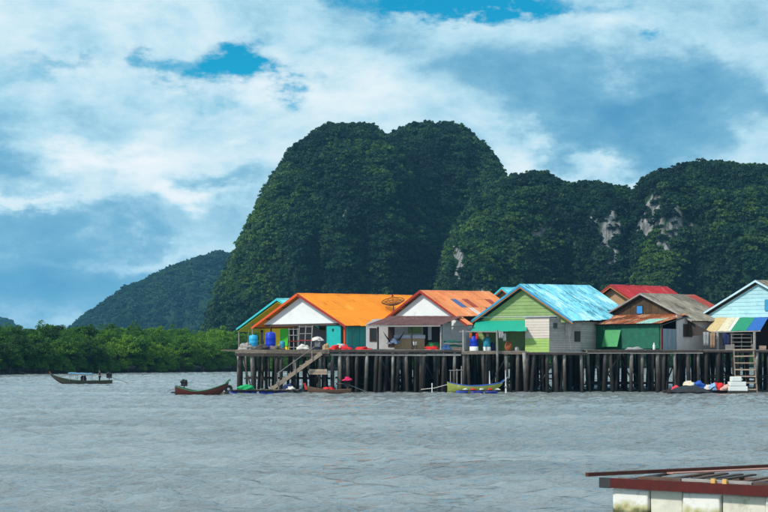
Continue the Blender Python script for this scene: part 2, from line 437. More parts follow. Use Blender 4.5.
def scatter(name, pts, scl, coll, **tags):
    """one mass of vegetation: points that each carry a crown"""
    me = bpy.data.meshes.new(name)
    me.vertices.add(len(pts)); me.vertices.foreach_set('co', np.asarray(pts, np.float32).ravel())
    a = me.attributes.new('scl', 'FLOAT', 'POINT'); a.data.foreach_set('value', np.asarray(scl, np.float32))
    o = obj(name, me, None, **tags)
    g = bpy.data.node_groups.new(name + '_nodes', 'GeometryNodeTree')
    g.interface.new_socket('Geometry', in_out='INPUT', socket_type='NodeSocketGeometry')
    g.interface.new_socket('Geometry', in_out='OUTPUT', socket_type='NodeSocketGeometry')
    gi = g.nodes.new('NodeGroupInput'); go = g.nodes.new('NodeGroupOutput')
    ip = g.nodes.new('GeometryNodeInstanceOnPoints'); ci = g.nodes.new('GeometryNodeCollectionInfo')
    ci.inputs[0].default_value = coll; ci.inputs['Separate Children'].default_value = True
    ci.inputs['Reset Children'].default_value = True
    ip.inputs['Pick Instance'].default_value = True
    rv = g.nodes.new('FunctionNodeRandomValue'); rv.data_type = 'FLOAT_VECTOR'
    rv.inputs[0].default_value = (-.15, -.15, 0); rv.inputs[1].default_value = (.15, .15, 6.283)
    na = g.nodes.new('GeometryNodeInputNamedAttribute'); na.data_type = 'FLOAT'; na.inputs[0].default_value = 'scl'
    e2r = g.nodes.new('FunctionNodeEulerToRotation')
    L = g.links.new
    L(gi.outputs[0], ip.inputs['Points']); L(ci.outputs[0], ip.inputs['Instance'])
    L(rv.outputs[0], e2r.inputs[0]); L(e2r.outputs[0], ip.inputs['Rotation']); L(na.outputs[0], ip.inputs['Scale'])
    L(ip.outputs[0], go.inputs[0])
    md = o.modifiers.new('scatter', 'NODES'); md.node_group = g
    return o

def hill(name, crest, Yc, depth, seed, rocks, dens, coll, smin, smax, step=1.6, lump=7.0, p=.62, rockbias=0.0, rows=90, label='', shift=.6):
    cpx = np.array([c[0] for c in crest], float); cpy = np.array([c[1] for c in crest], float) + (3.0 if Yc < 800 else 0.0)
    cx = (cpx - 384) / F * (Yc - shift * depth); cz = np.maximum(CAMZ + (HORIZ - cpy) / F * Yc, 1.0)
    xs = np.arange(cx[0], cx[-1], step); H = np.interp(xs, cx, cz)
    k = max(1, int(3 / step)); H = np.convolve(np.pad(H, k, 'edge'), np.ones(2 * k + 1) / (2 * k + 1), 'valid')
    H = H + (fbm(xs / 13, xs * 0, xs * 0, 3, seed + 77) - .5) * lump * .9 * np.clip(H / 40, 0, 1)
    v = np.linspace(0, 1, rows); th = np.pi * v
    D = depth * (.35 + .65 * np.sqrt(H / H.max()))
    gx = np.repeat(xs[None, :], rows, 0)
    gy = Yc - D[None, :] * np.cos(th)[:, None]
    gz = (H[None, :] - 0) * np.sin(th)[:, None] ** p
    zf = np.clip(gz / 25, 0.1, 1)
    q0 = fbm(gx / 48 + gz / 160, gy / 300, gz / 130, 2, seed + 3) - .5
    # vertical buttresses and gullies, then lumps
    q = fbm(gx / 21, gy / 60, gz / 120, 3, seed) - .5
    q2 = fbm(gx / 9, gy / 9, gz / 16, 3, seed + 5) - .5
    nx_ = np.gradient(gz, axis=1); ny_ = -np.cos(th)[:, None] * np.ones_like(gx)
    crestf = 1 - np.sin(th)[:, None] ** 10 * .75
    gy = gy + ny_ * (q0 * lump * 12.0 + q * lump * 7.0 + q2 * lump * 1.3) * zf
    gz = gz + (q2 * lump * .9) * zf * crestf + (q2 * lump * .5 - 1.9) * zf
    gz[0] = -3; gz[-1] = -3; gz[:, 0] = -3; gz[:, -1] = -3
    nx, ny = len(xs), rows
    idx = np.arange(nx * ny).reshape(ny, nx)
    f = np.stack([idx[:-1, :-1], idx[:-1, 1:], idx[1:, 1:], idx[1:, :-1]], -1).reshape(-1, 4)
    pts = np.stack([gx, gy, gz], -1)
    ppx = 384 + gx / gy * F; ppy = HORIZ - (gz - CAMZ) / gy * F
    rk = np.zeros_like(gx)
    for (rx, ry, wx, wy, amp) in rocks:
        rk += .95 * amp * np.exp(-((ppx - rx) / wx) ** 2 - ((ppy - ry) / wy) ** 2)
    n3 = .5 * fbm(gx / 7, gy / 7, gz / 13, 4, seed + 9, .6) + .5 * fbm(gx / 2.0, gy / 2.6, gz / 20, 3, seed + 19, .6)
    rk = np.clip((rk + (n3 - .5) * 3.6 * np.minimum(1, rk * 3) + rockbias - .34) * 5, 0, 1) if (rocks or rockbias) else rk * 0
    me = np_mesh(name, pts.reshape(-1, 3), f, LIME, True)
    a = me.attributes.new('rock', 'FLOAT', 'POINT'); a.data.foreach_set('value', rk.ravel().astype(np.float32))
    o = obj(name, me, kind='structure', label=label)
    # trees: area weighted over the faces, none on bare rock
    A, B, C = pts[:-1, :-1].reshape(-1, 3), pts[:-1, 1:].reshape(-1, 3), pts[1:, :-1].reshape(-1, 3)
    area = np.linalg.norm(np.cross(B - A, C - A), axis=1)
    vis = np.repeat((th[:-1] < 1.95)[:, None], nx - 1, 1).ravel()
    wgt = area * vis; n = int(wgt.sum() * dens)
    r = np.random.default_rng(seed + 100)
    pick = r.choice(len(A), n, p=wgt / wgt.sum()); u, w = r.random((2, n, 1))
    pp = A[pick] + (B - A)[pick] * u + (C - A)[pick] * w
    rv = rk[:-1, :-1].ravel()[pick]
    keep = (r.random(n) > rv * .90) & (pp[:, 2] > 2)
    pp = pp[keep]
    sc = smin + (smax - smin) * r.random(len(pp)) ** 1.8
    pp[:, 2] += sc * .15
    return pp, sc

kc = [crown_mesh('karst_crown', LEAF_K, 24, 34, (1.0, 1.0, .85), .125, s) for s in (1, 2, 3, 4)]
KC = proto_collection('karst_crowns', kc)
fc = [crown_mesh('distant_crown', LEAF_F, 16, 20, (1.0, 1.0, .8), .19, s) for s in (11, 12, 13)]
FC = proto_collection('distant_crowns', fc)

def hills():
    pts, scl = [], []
    def add(ps):
        pts.append(ps[0]); scl.append(ps[1])
    add(hill('karst_hill', [(186, 345), (198, 335), (204, 318), (212, 292), (224, 266), (237, 242), (247, 222), (260, 200), (270, 183), (284, 166), (290, 152),
          (304, 139), (318, 128), (330, 123), (350, 125), (372, 128), (386, 134), (398, 150), (414, 185), (436, 240), (455, 300), (468, 345)],
         840, 95, 3, [(348, 210, 5, 7, 1.0), (262, 218, 4, 7, .9), (247, 236, 5, 6, .8), (322, 236, 5, 6, .6)], .27, KC, .9, 4.6,
         label='left and broadest dome of the forested limestone mountain'))
    add(hill('karst_hill', [(350, 345), (360, 290), (368, 220), (376, 168), (388, 141), (398, 135), (408, 131), (420, 125), (440, 123), (455, 126), (470, 134),
          (485, 144), (496, 158), (504, 174), (510, 200), (518, 245), (526, 300), (532, 345)],
         890, 85, 8, [(385, 215, 5, 8, .4)], .27, KC, .9, 4.6,
         label='right dome of the double peaked mountain, rising beside the notch'))
    add(hill('karst_hill', [(424, 345), (440, 300), (452, 248), (462, 226), (476, 208), (492, 192), (505, 184), (516, 179), (530, 176), (545, 175), (560, 180), (575, 179), (590, 181),
          (605, 180), (620, 185), (636, 188), (652, 195), (668, 220), (684, 270), (694, 345)],
         740, 72, 14, [(457, 258, 5, 22, 1.3), (540, 234, 9, 14, 1.3), (505, 240, 8, 18, .6), (482, 300, 8, 14, .3), (595, 215, 5, 20, .7), (570, 246, 6, 14, .5), (606, 240, 6, 22, .75), (616, 255, 5, 14, .6),
          (624, 215, 10, 20, .7), (484, 300, 6, 10, .6), (610, 265, 8, 8, .6)], .30, KC, .8, 4.0,
         label='long low wooded ridge with pale cliff scars, between the double peak and the right hand hill'))
    add(hill('karst_hill', [(608, 345), (618, 300), (626, 250), (634, 205), (644, 182), (654, 172), (662, 167), (676, 164), (690, 163), (700, 161), (712, 163), (725, 162), (740, 165),
          (755, 167), (768, 165), (800, 162), (850, 172), (900, 200), (960, 262), (1010, 345)],
         700, 70, 21, [(652, 208, 7, 12, 1.2), (646, 236, 8, 16, .6), (659, 232, 4, 22, 1.1), (668, 248, 4, 14, 1.0), (640, 225, 8, 14, .7), (690, 240, 7, 18, .6),
          (675, 222, 6, 16, .5), (740, 250, 8, 10, .35)], .32, KC, .8, 4.0,
         label='right hand wooded hill with a broken pale cliff on its left flank', shift=.1))
    scatter('hill_forest', np.concatenate(pts), np.concatenate(scl), KC, kind='stuff')
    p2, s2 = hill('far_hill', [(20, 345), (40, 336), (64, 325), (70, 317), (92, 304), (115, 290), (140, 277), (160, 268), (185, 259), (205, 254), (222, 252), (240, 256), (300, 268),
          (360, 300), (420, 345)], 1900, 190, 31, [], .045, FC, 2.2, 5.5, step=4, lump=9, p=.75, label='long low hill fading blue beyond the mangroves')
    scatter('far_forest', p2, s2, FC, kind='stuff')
    p3, s3 = hill('far_hill', [(-190, 345), (-120, 318), (-60, 300), (-30, 304), (0, 319), (8, 322), (16, 330), (22, 340), (26, 345)],
         2600, 150, 37, [], .03, FC, 2.6, 6.0, step=5, lump=9, p=.75, label='small blue hill at the far left edge', shift=0)
    scatter('far_forest', p3, s3, FC, kind='stuff')
hills()

# ------------------------------------------------------------------ far shore and mangroves
SH0, SH1 = Vector((-74.4, 291)), Vector((-34, 354))
def shore(px):          # shoreline of the mangrove bank, receding to the right
    pts = [(-300, 205), (0, 291), (240, 354), (720, 520), (1300, 640)]
    return float(np.interp(px, [p[0] for p in pts], [p[1] for p in pts]))
def build_bank():
    m = mat('mud', (.035, .03, .022), .9, .3, .6)
    xs = np.arange(-300, 1320, 20); v = []
    for px in xs:
        Y = shore(px) + 3 * math.sin(px * .13) 
        for d, z in ((-1.5, -1.2), (0.5, .05), (6, .5), (60, 1.2), (700, 3.0)):
            Y2 = Y + d; v.append((X(px, Y) + d * .1, Y2, z))
    n = len(xs); f = [(i * 5 + k, (i + 1) * 5 + k, (i + 1) * 5 + k + 1, i * 5 + k + 1) for i in range(n - 1) for k in range(4)]
    obj('mud_bank', np_mesh('mud_bank', v, f, m), kind='structure')
build_bank()
BARK = mat('mangrove_bark', (.10, .08, .06), .9, .3, 2)
def mangroves():
    crowns = [crown_mesh('mangrove_crown', LEAF_M, 70, 70, (2.5, 2.5, 3.9), .155, 50 + s) for s in range(5)]
    def trunk_mesh(seed):
        r = random.Random(seed); mb = MB()
        mb.tube([(0, 0, .3), (r.uniform(-.2, .2), 0, 2.5), (r.uniform(-.4, .4), r.uniform(-.3, .3), 6.5)], [.16, .13, .05], 6)
        for k in range(7):
            a = r.uniform(0, 6.28); d = r.uniform(.7, 1.6)
            mb.tube([(math.cos(a) * .1, math.sin(a) * .1, 1.5 + r.uniform(-.3, .4)), (math.cos(a) * d * .7, math.sin(a) * d * .7, .9), (math.cos(a) * d, math.sin(a) * d, -.6)], [.06, .05, .04], 4)
        for k in range(4):
            a = r.uniform(0, 6.28); mb.tube([(0, 0, r.uniform(2, 4.5)), (math.cos(a) * 1.5, math.sin(a) * 1.5, r.uniform(4.5, 6.5))], [.08, .03], 4)
        return mb.mesh('trunk', BARK)
    trunks = [trunk_mesh(s) for s in range(5)]
    # front row one can tell apart: every tree an object
    px = -14.0; i = 0
    while px < 262:
        Y = shore(px) + 2.2 + rnd.uniform(-1.2, 1.5); s = rnd.uniform(.86, 1.2)
        if rnd.random() < .22: s *= rnd.uniform(.6, .85)
        t = thing('mangrove_tree', 'leafy green mangrove tree in the front row along the far shore', 'tree',
                  (X(px, Y), Y, 0), rnd.uniform(0, 6.28), 'mangroves in the front row of the far shore')
        t.scale = (s, s, s)
        o = obj('crown', crowns[i % 5], t); o.location = (0, 0, 4.0)
        obj('trunk', trunks[(i * 3) % 5], t)
        px += rnd.uniform(2.5, 3.5) * F / Y / 1.28; i += 1
    MC = proto_collection('mangrove_crowns', crowns)
    pts, scl = [], []
    for row, (d, zc) in enumerate(((4.5, 4.5), (9, 5.4), (14, 6.0), (20, 6.5), (28, 6.9), (38, 7.2), (52, 7.5), (70, 8.0))):
        px = -170.0
        while px < 1000:
            Y = shore(px) + d + rnd.uniform(-2, 2.5)
            s = rnd.uniform(.75, 1.05) * (1 + .06 * math.sin(px * .05 + row))
            if rnd.random() < .09: s *= rnd.uniform(1.08, 1.22)
            if not (row == 0 and -14 < px < 262): pts.append((X(px, Y), Y, zc * (.86 + .14 * s) + rnd.uniform(-.5, .5))); scl.append(s)
            px += rnd.uniform(3.0, 4.8) * F / Y
    # low front rank to the right of the village's first house, and undergrowth at the water's edge
    px = -170.0
    while px < 1000:
        Y = shore(px) + rnd.uniform(-.6, 2.2); pts.append((X(px, Y), Y, rnd.uniform(.7, 2.6))); scl.append(rnd.uniform(.35, .62))
        px += rnd.uniform(.5, 1.5) * F / Y / 1.2
    for d in (5, 9, 13, 18, 24, 33, 42):
        px = -170.0
        while px < 300:
            Y = shore(px) + d + rnd.uniform(-2, 2); s = rnd.uniform(.5, .75); pts.append((X(px, Y), Y, rnd.uniform(1.6, 2.8))); scl.append(s)
            px += rnd.uniform(1.6, 2.8) * F / Y
    px = 262.0
    while px < 1000:
        Y = shore(px) + rnd.uniform(1, 3.5); pts.append((X(px, Y), Y, rnd.uniform(3.4, 4.6))); scl.append(rnd.uniform(.75, 1.0))
        px += rnd.uniform(2.7, 4) * F / Y / 1.2
    scatter('mangrove_forest', np.array(pts), np.array(scl), MC, kind='stuff')
mangroves()

# ------------------------------------------------------------------ stilt platforms
def pile_mesh(seed):
    r = random.Random(seed); mb = MB(); n = 7; lv = []
    for i, z in enumerate((0, .35, .7, 1.0)):
        lv.append((Vector((r.uniform(-.1, .1) if 0 < i < 3 else 0, r.uniform(-.1, .1) if 0 < i < 3 else 0, z)), 1.0 - .16 * z + r.uniform(-.06, .06)))
    vs, fs = [], []
    for c, rr in lv:
        vs += [c + Vector((math.cos(2 * math.pi * k / n) * rr, math.sin(2 * math.pi * k / n) * rr, 0)) for k in range(n)]
    for i in range(3):
        for k in range(n): fs.append((i * n + k, i * n + (k + 1) % n, (i + 1) * n + (k + 1) % n, (i + 1) * n + k))
    mb.add(vs, fs, True); mb.add(vs[-n:], [tuple(range(n))])
    return mb.mesh('pile', PILE)
PILES = [pile_mesh(s) for s in range(6)]
def add_pile(root, x, y, ztop, r, lean=(0, 0), mesh=None, name='pile'):
    """x, y in the world; parts are parented to the platform's root at its own place"""
    o = obj(name, mesh or rnd.choice(PILES), root)
    d = Vector((lean[0], lean[1], ztop + 1.2))
    q = d.to_track_quat('Z', 'Y')
    o.matrix_local = Matrix.Translation(Vector((x, y, -1.2)) - root.location) @ q.to_matrix().to_4x4() @ Matrix.Rotation(rnd.uniform(0, 6), 4, 'Z') @ Matrix.Diagonal((r, r, d.length, 1))
    return o
def platform(label, x0, x1, y0, y1, z, front, inner, rim, seed, braces=3):
    global rnd
    keep = rnd; rnd = random.Random(seed)
    root = thing('stilt_platform', label, 'platform', (x0, y0, 0))
    off = Vector((x0, y0, 0))
    def loc(mb): mb.v = [tuple(Vector(v) - off) for v in mb.v]; return mb
    # decking: narrow boards laid front to back, seen only by their ends
    mb = MB(); x = x0
    while x < x1 - .1:
        w = min(rnd.uniform(.16, .24), x1 - x)
        mb.box(((x + w / 2), (y0 + y1) / 2 + rnd.uniform(-.08, .05), z - .03 + rnd.uniform(-.008, .008)), (w - .015, y1 - y0, .05)); x += w
    loc(mb).build('decking', WOODG, root, kind='stuff')
    # rim boards and beams along the front, in lengths
    for (zz, hh, yy, m) in rim:
        x = x0
        while x < x1 - .05:
            L = min(rnd.uniform(2.6, 4.2), x1 - x)
            if x1 - x - L < .6: L = x1 - x
            q = MB(); q.bar((x + .01, y0 + yy, zz + rnd.uniform(-.03, .03)), (x + L - .01, y0 + yy, zz + rnd.uniform(-.03, .03)), .06, hh)
            loc(q).build('rim_board', m, root); x += L
    y = y0 + 1.2
    while y < y1:
        q = MB(); q.bar((x0 + .1, y, z - .17), (x1 - .1, y, z - .17), .14, .2); loc(q).build('beam', WOODD, root); y += 3.1
    for (px, r, lean) in front:
        add_pile(root, X(px, y0 + .25), y0 + .25, z - .06, r, lean)
    for k in range(int((x1 - x0) * .55)):
        add_pile(root, rnd.uniform(x0 + .2, x1 - .2), y0 + rnd.uniform(.7, 1.6), z - .07, rnd.uniform(.10, .2), (rnd.uniform(-.3, .3), rnd.uniform(-.1, .15)))
    nx, ny = inner
    for j in range(ny):
        yy = y0 + 2.0 + (y1 - y0 - 2.3) * j / max(1, ny - 1)
        for i in range(nx):
            xx = x0 + .5 + (x1 - x0 - 1) * (i + rnd.uniform(-.25, .25) + .5 * (j % 2) * .9) / max(1, nx - 1)
            if xx > x1 - .15: continue
            add_pile(root, xx, yy + rnd.uniform(-.5, .5), z - .08, rnd.uniform(.13, .21), (rnd.uniform(-.25, .25), rnd.uniform(-.2, .2)))
    for k in range(braces):
        xa = rnd.uniform(x0 + .5, x1 - 1.5); ya = y0 + rnd.uniform(1, 9); sgn = rnd.choice((-1, 1))
        q = MB(); q.tube([(xa, ya, .3), (min(max(xa + sgn * rnd.uniform(1.2, 2.2), x0 + .1), x1 - .1), ya, z - .3)], .07, 6)
        loc(q).build('brace', PILE, root)
    for k in range(max(1, braces // 2)):
        ya = y0 + rnd.uniform(2, 12); zz = rnd.uniform(.5, 1.7)
        q = MB(); q.bar((x0 + .2, ya, zz), (x1 - .2, ya, zz + rnd.uniform(-.2, .2)), .07, .14); loc(q).build('cross_rail', WOODD, root)
    rnd = keep
    return root
def fr(lst, r=.19, s=3):
    q = random.Random(s); return [(px + q.uniform(-1, 1), r * q.uniform(.85, 1.3), (q.uniform(-.28, .28), q.uniform(-.05, .1))) for px in lst]

YF = 142.0
ZD = 4.08
def platforms():
    platform('leftmost stilt platform, its deck carrying water tanks and fish racks, with the staircase', -14.1, -5.15, YF, 171, ZD,
             fr([239, 254, 274, 281, 296, 318, 326], .18, 5), (5, 6), [(3.9, .34, -.04, WOOD), (3.58, .26, -.01, WOODD)], 1, 4)
    platform('stilt platform under the orange roofed and salmon roofed houses', -5.12, 7.3, YF, 174, ZD,
             fr([332, 341, 349, 356, 366, 374, 380, 393, 407, 422, 442, 455], .17, 6), (13, 9), [(3.93, .22, -.04, WOODD), (3.6, .2, .1, WOODG)], 2, 6)
    platform('stilt platform under the green tarp awning, carrying the drums', 7.33, 13.5, YF, 174, 3.98,
             fr([463, 470, 486, 508, 517, 525], .17, 7), (6, 8), [(3.80, .30, -.04, WOOD)], 3, 4)
    platform('stilt platform under the cream and lime cladded annex', 13.53, 19.2, YF - .6, 174, 3.86,
             fr([527, 532, 547, 558, 566, 583], .18, 8), (5, 7), [(3.70, .2, -.04, WOODD)], 4, 5)
    platform('stilt platform under the green shuttered lean-to', 19.23, 30.2, YF, 174, ZD,
             fr([590, 604, 613, 630, 643, 658, 664, 676, 690, 698], .18, 9), (9, 8), [(3.94, .2, -.04, WOODD), (3.75, .1, .0, WOODG)], 5, 6)
    platform('rightmost stilt platform under the pale blue gable, with the wide ladder', 30.23, 44, YF, 174, ZD,
             fr([706, 717, 735, 754, 768, 790, 815], .19, 10), (9, 7), [(3.93, .2, -.04, WOODD)], 6, 6)
platforms()

# ------------------------------------------------------------------ houses
def clip(poly, axis, val, keep_above):
    out = []
    for i in range(len(poly)):
        a, b = poly[i], poly[(i + 1) % len(poly)]
        ia = (a[axis] >= val) == keep_above or a[axis] == val; ib = (b[axis] >= val) == keep_above or b[axis] == val
        if ia: out.append(a)
        if ia != ib:
            t = (val - a[axis]) / (b[axis] - a[axis]); out.append(tuple(a[k] + (b[k] - a[k]) * t for k in range(2)))
    return out
def boards(parent, o, u, n, poly, bh, mats, name='siding_board', lap=.03, th=.03, vertical=False):
    """lap boards, one object each, cut to the outline poly of (u, z) on the plane o + u*U + z*Z facing n"""
    o, u, n = Vector(o), Vector(u), Vector(n); k = 0 if vertical else 1
    lo, hi = min(p[k] for p in poly), max(p[k] for p in poly); z = lo; i = 0
    while z < hi - .02:
        z1 = min(z + bh, hi)
        q = clip(clip(poly, k, z, True), k, z1 - .012, False)
        if len(q) >= 3:
            mb = MB()
            inner = [o + u * a + Vector((0, 0, b)) for a, b in q]
            outer = [p + n * (th + lap * (z1 - c[k]) / bh) for p, c in zip(inner, q)]
            m = len(q); fs = [tuple(range(m)), tuple(range(m, 2 * m))[::-1]] + [(a, m + a, m + (a + 1) % m, (a + 1) % m) for a in range(m)]
            mb.add(inner + outer, fs)
            mt = mats(i, z) if callable(mats) else mats
            ob = mb.build(name, mt, parent); i += 1
        z = z1

class House:
    def __init__(s, name, label, apex, h, L, zr, ze, zf, phi=42, rise=.25):
        s.h, s.L, s.zr, s.ze, s.zf = h, L, zr - zf, ze - zf, zf
        s.root = thing(name, label, 'house', (apex[0], apex[1], zf), R(-phi))
        s.M = Matrix.Translation((apex[0], apex[1], zf)) @ Matrix.Rotation(R(-phi), 4, 'Z'); s.Mi = s.M.inverted()
        s.rise = rise; s.slope = (s.zr - s.ze) / h
    def ray(s, px, py):
        o = s.Mi @ Vector((0, 0, CAMZ)); d = s.Mi.to_3x3() @ Vector(((px - 384) / F, 1, (HORIZ - py) / F)); return o, d
    def front(s, px, py, y):      # local point on the plane y = const seen at a photo pixel
        o, d = s.ray(px, py); return o + d * ((y - o.y) / d.y)
    def side(s, px, py, x):
        o, d = s.ray(px, py); return o + d * ((x - o.x) / d.x)
    def roof_z(s, x, y=0): return s.zr - abs(x) * s.slope + s.rise * y / s.L
    def roof(s, m, cols, rows, rake=None, rake_w=.24, rake2=None, patches=None, name='roof', under=None, amp=.042, per=.28, rake_r=None, ends=None):
        fr_ = MB()
        yb = s.L; 
        fr_.bar((0, .15, s.zr - .16), (0, yb - .15, s.zr + s.rise - .16), .12, .18)
        for sx in (-1, 1):
            for q in (.35, .7, .97):
                ye = ends[q] if ends and sx > 0 and q in ends else yb - .1
                fr_.bar((sx * s.h * q, .12, s.roof_z(s.h * q) - .13), (sx * s.h * q, ye, s.roof_z(s.h * q, ye) - .13), .08, .1)
        rf = fr_.build(name, under or WOODD, s.root)
        sl = math.hypot(s.h, s.zr - s.ze); w = s.L / cols; ln = sl / rows
        me_s = corr_sheet(w * 1.03, ln * 1.05, max(3, round(w / per)), amp, m)
        e_y = Vector((0, s.L, s.rise)).normalized()
        for sx in (-1, 1):
            e_s = Vector((sx * s.h, 0, s.ze - s.zr)).normalized(); e_n = (e_y.cross(e_s) * -sx).normalized()
            if e_n.z < 0: e_n = -e_n
            for r_ in range(rows):
                for c in range(cols):
                    pm = patches(sx, r_, c) if patches else None
                    if pm == 'none': continue
                    o = obj('roof_sheet', me_s, rf, mat=pm)
                    p = Vector((0, 0, s.zr)) + e_y * (c + .5) * w * (1.0) + e_s * ((r_ + .5) * ln + rnd.uniform(-.05, .05)) + e_n * (.02 + .012 * (rows - r_) + .006 * (c % 2) + rnd.uniform(-.004, .01))
                    jr = rnd.uniform(-.006, .006)
                    B = Matrix((e_y, e_s, e_y.cross(e_s))).transposed().to_4x4()
                    if sx < 0: B = Matrix((e_y, e_s, e_y.cross(e_s))).transposed().to_4x4()
                    o.matrix_local = Matrix.Translation(p) @ B @ Matrix.Rotation(jr, 4, 'Z') @ Matrix.Rotation(rnd.uniform(-.006, .006), 4, 'X')
        cap = MB()
        for sx in (-1, 1):
            e_s = Vector((sx * s.h, 0, s.ze - s.zr)).normalized(); nn = Vector((sx * (s.zr - s.ze), 0, s.h)).normalized()
            a = Vector((0, -.03, s.zr + .085)); b = Vector((0, yb + .03, s.zr + s.rise + .085))
            cap.prism([a, b, b + e_s * .28, a + e_s * .28], nn * .012)
        cap.build('ridge_cap', m, rf)
        if rake:
            for sx, rm in ((-1, rake), (1, rake_r or rake)):
                q = MB(); y_ = -.02
                e_s = Vector((sx * s.h, 0, s.ze - s.zr)).normalized(); nn = Vector((sx * (s.zr - s.ze), 0, s.h)).normalized()
                a = Vector((0, y_, s.zr + .09)); b = a + e_s * (sl + .08)
                dn = Vector((0, 0, -rake_w))
                q.prism([a, b, b + dn * .9, a + dn * 1.05], (0, -.05, 0)); q.build('rake_board', rm, rf)
                if rake2:
                    q = MB(); a2 = a + Vector((0, .02, -rake_w * 1.05)); b2 = b + Vector((0, .02, -rake_w * .9))
                    q.prism([a2, b2, b2 + dn * .6, a2 + dn * .6], (0, -.03, 0)); q.build('rake_trim', rake2, rf)
        s.rf = rf; return rf
    def gable_poly(s, zb, inset=.12, y=0):
        top = s.zr - inset - .1; hw = (top - zb) / s.slope
        return [(-hw, zb), (hw, zb), (0, top)]
    def box_walls(s, y0, y1, m, hw=None, zt=None, skip=()):
        hw = hw or s.h - .6; zt = zt or s.roof_z(hw) - .12
        if 'r' not in skip: MB().box((hw, (y0 + y1) / 2, zt / 2), (.1, y1 - y0, zt)).build('wall', m, s.root)
        if 'l' not in skip: MB().box((-hw, (y0 + y1) / 2, zt / 2), (.1, y1 - y0, zt)).build('wall', m, s.root)
        if 'b' not in skip:
            top = s.roof_z(0, y1) - .2
            MB().prism([(-hw, y1, 0), (hw, y1, 0), (hw, y1, zt), (0, y1, top), (-hw, y1, zt)], (0, -.1, 0)).build('wall', m, s.root)
    def panel(s, px0, px1, py0, py1, y, name, m, th=.05, parent=None, frame=None, fw=.07, lab=None):
        a = s.front(px0, py0, y); b = s.front(px1, py1, y)
        return slab(a, b, (0, -1, 0), name, m, th, parent or s.root, frame, fw, lab)
    def spanel(s, px0, px1, py0, py1, x, name, m, th=.05, parent=None, frame=None, fw=.07, lab=None):
        a = s.side(px0, py0, x); b = s.side(px1, py1, x)
        return slab(a, b, (1, 0, 0), name, m, th, parent or s.root, frame, fw, lab)
def slab(a, b, n, name, m, th, parent, frame=None, fw=.07, lab=None):
    """rectangle spanned by corners a (top) and b (bottom) on a wall facing n, optionally with a frame of four bars as a child"""
    n = Vector(n); u = Vector((b.x - a.x, b.y - a.y, 0)); zt, zb = max(a.z, b.z), min(a.z, b.z)
    p = [Vector((a.x, a.y, zb)), Vector((b.x, b.y, zb)), Vector((b.x, b.y, zt)), Vector((a.x, a.y, zt))]
    o = MB().prism(p, n * th).build(name, m, parent, label=lab)
    if frame:
        q = MB(); un = u.normalized(); k = n * (th + .03)
        zh = Vector((0, 0, 1))
        q.prism([p[3], p[2], p[2] - zh * fw, p[3] - zh * fw], k); q.prism([p[0], p[1], p[1] + zh * fw, p[0] + zh * fw], k)
        for (l, r_) in ((p[0], un), (p[1], -un)):
            q.prism([l + zh * fw, l + zh * (zt - zb - fw), l + r_ * fw + zh * (zt - zb - fw), l + r_ * fw + zh * fw], k)
        q.build('frame', frame, o)
    return o
SHEETS = {}
def corr_sheet(w, l, waves, amp, m):
    """corrugated metal sheet, ridges running down the slope"""
    n = waves * 4; vs = []; fs = []
    for j in (0, 1):
        for i in range(n + 1):
            vs.append((-w / 2 + w * i / n, (-.5 + j) * l, amp * (math.sin(2 * math.pi * i / 4) )))
    for i in range(n): fs.append((i, i + 1, n + 2 + i, n + 1 + i))
    return MB().add(vs, fs, True).mesh('roof_sheet', m)

def roof_mat(name, col, col2, col3, amt, rough=.55, rand=.1, fade=.15):
    """sheet metal with runs of rust and dirt that follow the slope of each sheet"""
    m = bpy.data.materials.new(name); m.use_nodes = True; t = m.node_tree
    b = t.nodes['Principled BSDF']; b.inputs['Roughness'].default_value = rough; b.inputs['Specular IOR Level'].default_value = .35
    tc = N(t, 'ShaderNodeTexCoord'); oi = N(t, 'ShaderNodeObjectInfo'); g = N(t, 'ShaderNodeNewGeometry')
    def nz(sc, vec, det=6, ro=.65):
        mp = N(t, 'ShaderNodeMapping'); mp.inputs['Scale'].default_value = sc
        t.links.new(vec, mp.inputs[0])
        cb = N(t, 'ShaderNodeVectorMath', operation='ADD'); t.links.new(mp.outputs[0], cb.inputs[0])
        sc_ = N(t, 'ShaderNodeVectorMath', operation='SCALE'); sc_.inputs[0].default_value = (31, 17, 9); t.links.new(oi.outputs['Random'], sc_.inputs['Scale'])
        if vec == tc.outputs['Object']: t.links.new(sc_.outputs[0], cb.inputs[1])
        n = N(t, 'ShaderNodeTexNoise'); n.inputs['Scale'].default_value = 1; n.inputs['Detail'].default_value = det; n.inputs['Roughness'].default_value = ro
        t.links.new(cb.outputs[0], n.inputs['Vector']); return n.outputs[0]
    st = nz((5.5, .55, 1), tc.outputs['Object']); big = nz((.45, .45, .45), g.outputs['Position'], 4); st2 = nz((9, .9, 1), tc.outputs['Object'])
    f = M_(t, 'MULTIPLY_ADD', M_(t, 'SUBTRACT', big, .5), .9, st)
    v = M_(t, 'MULTIPLY_ADD', oi.outputs['Random'], rand * 2, 1 - rand)
    v = M_(t, 'MULTIPLY', v, M_(t, 'MULTIPLY_ADD', M_(t, 'SUBTRACT', st2, .5), fade * 3, 1.0))
    vc = N(t, 'ShaderNodeCombineColor')
    for i in range(3): t.links.new(v, vc.inputs[i])
    c = MIX(t, 1.0, col, vc.outputs[0], 'MULTIPLY')
    c = MIX(t, SMOOTH(t, f, .70 - amt, .86 - amt), c, col2)
    c = MIX(t, SMOOTH(t, M_(t, 'SUBTRACT', st2, M_(t, 'MULTIPLY', M_(t, 'SUBTRACT', big, .5), .9)), .70 - amt * .8, .80 - amt * .8), c, col3)
    t.links.new(c, b.inputs['Base Color']); MATS[name] = m
    return m
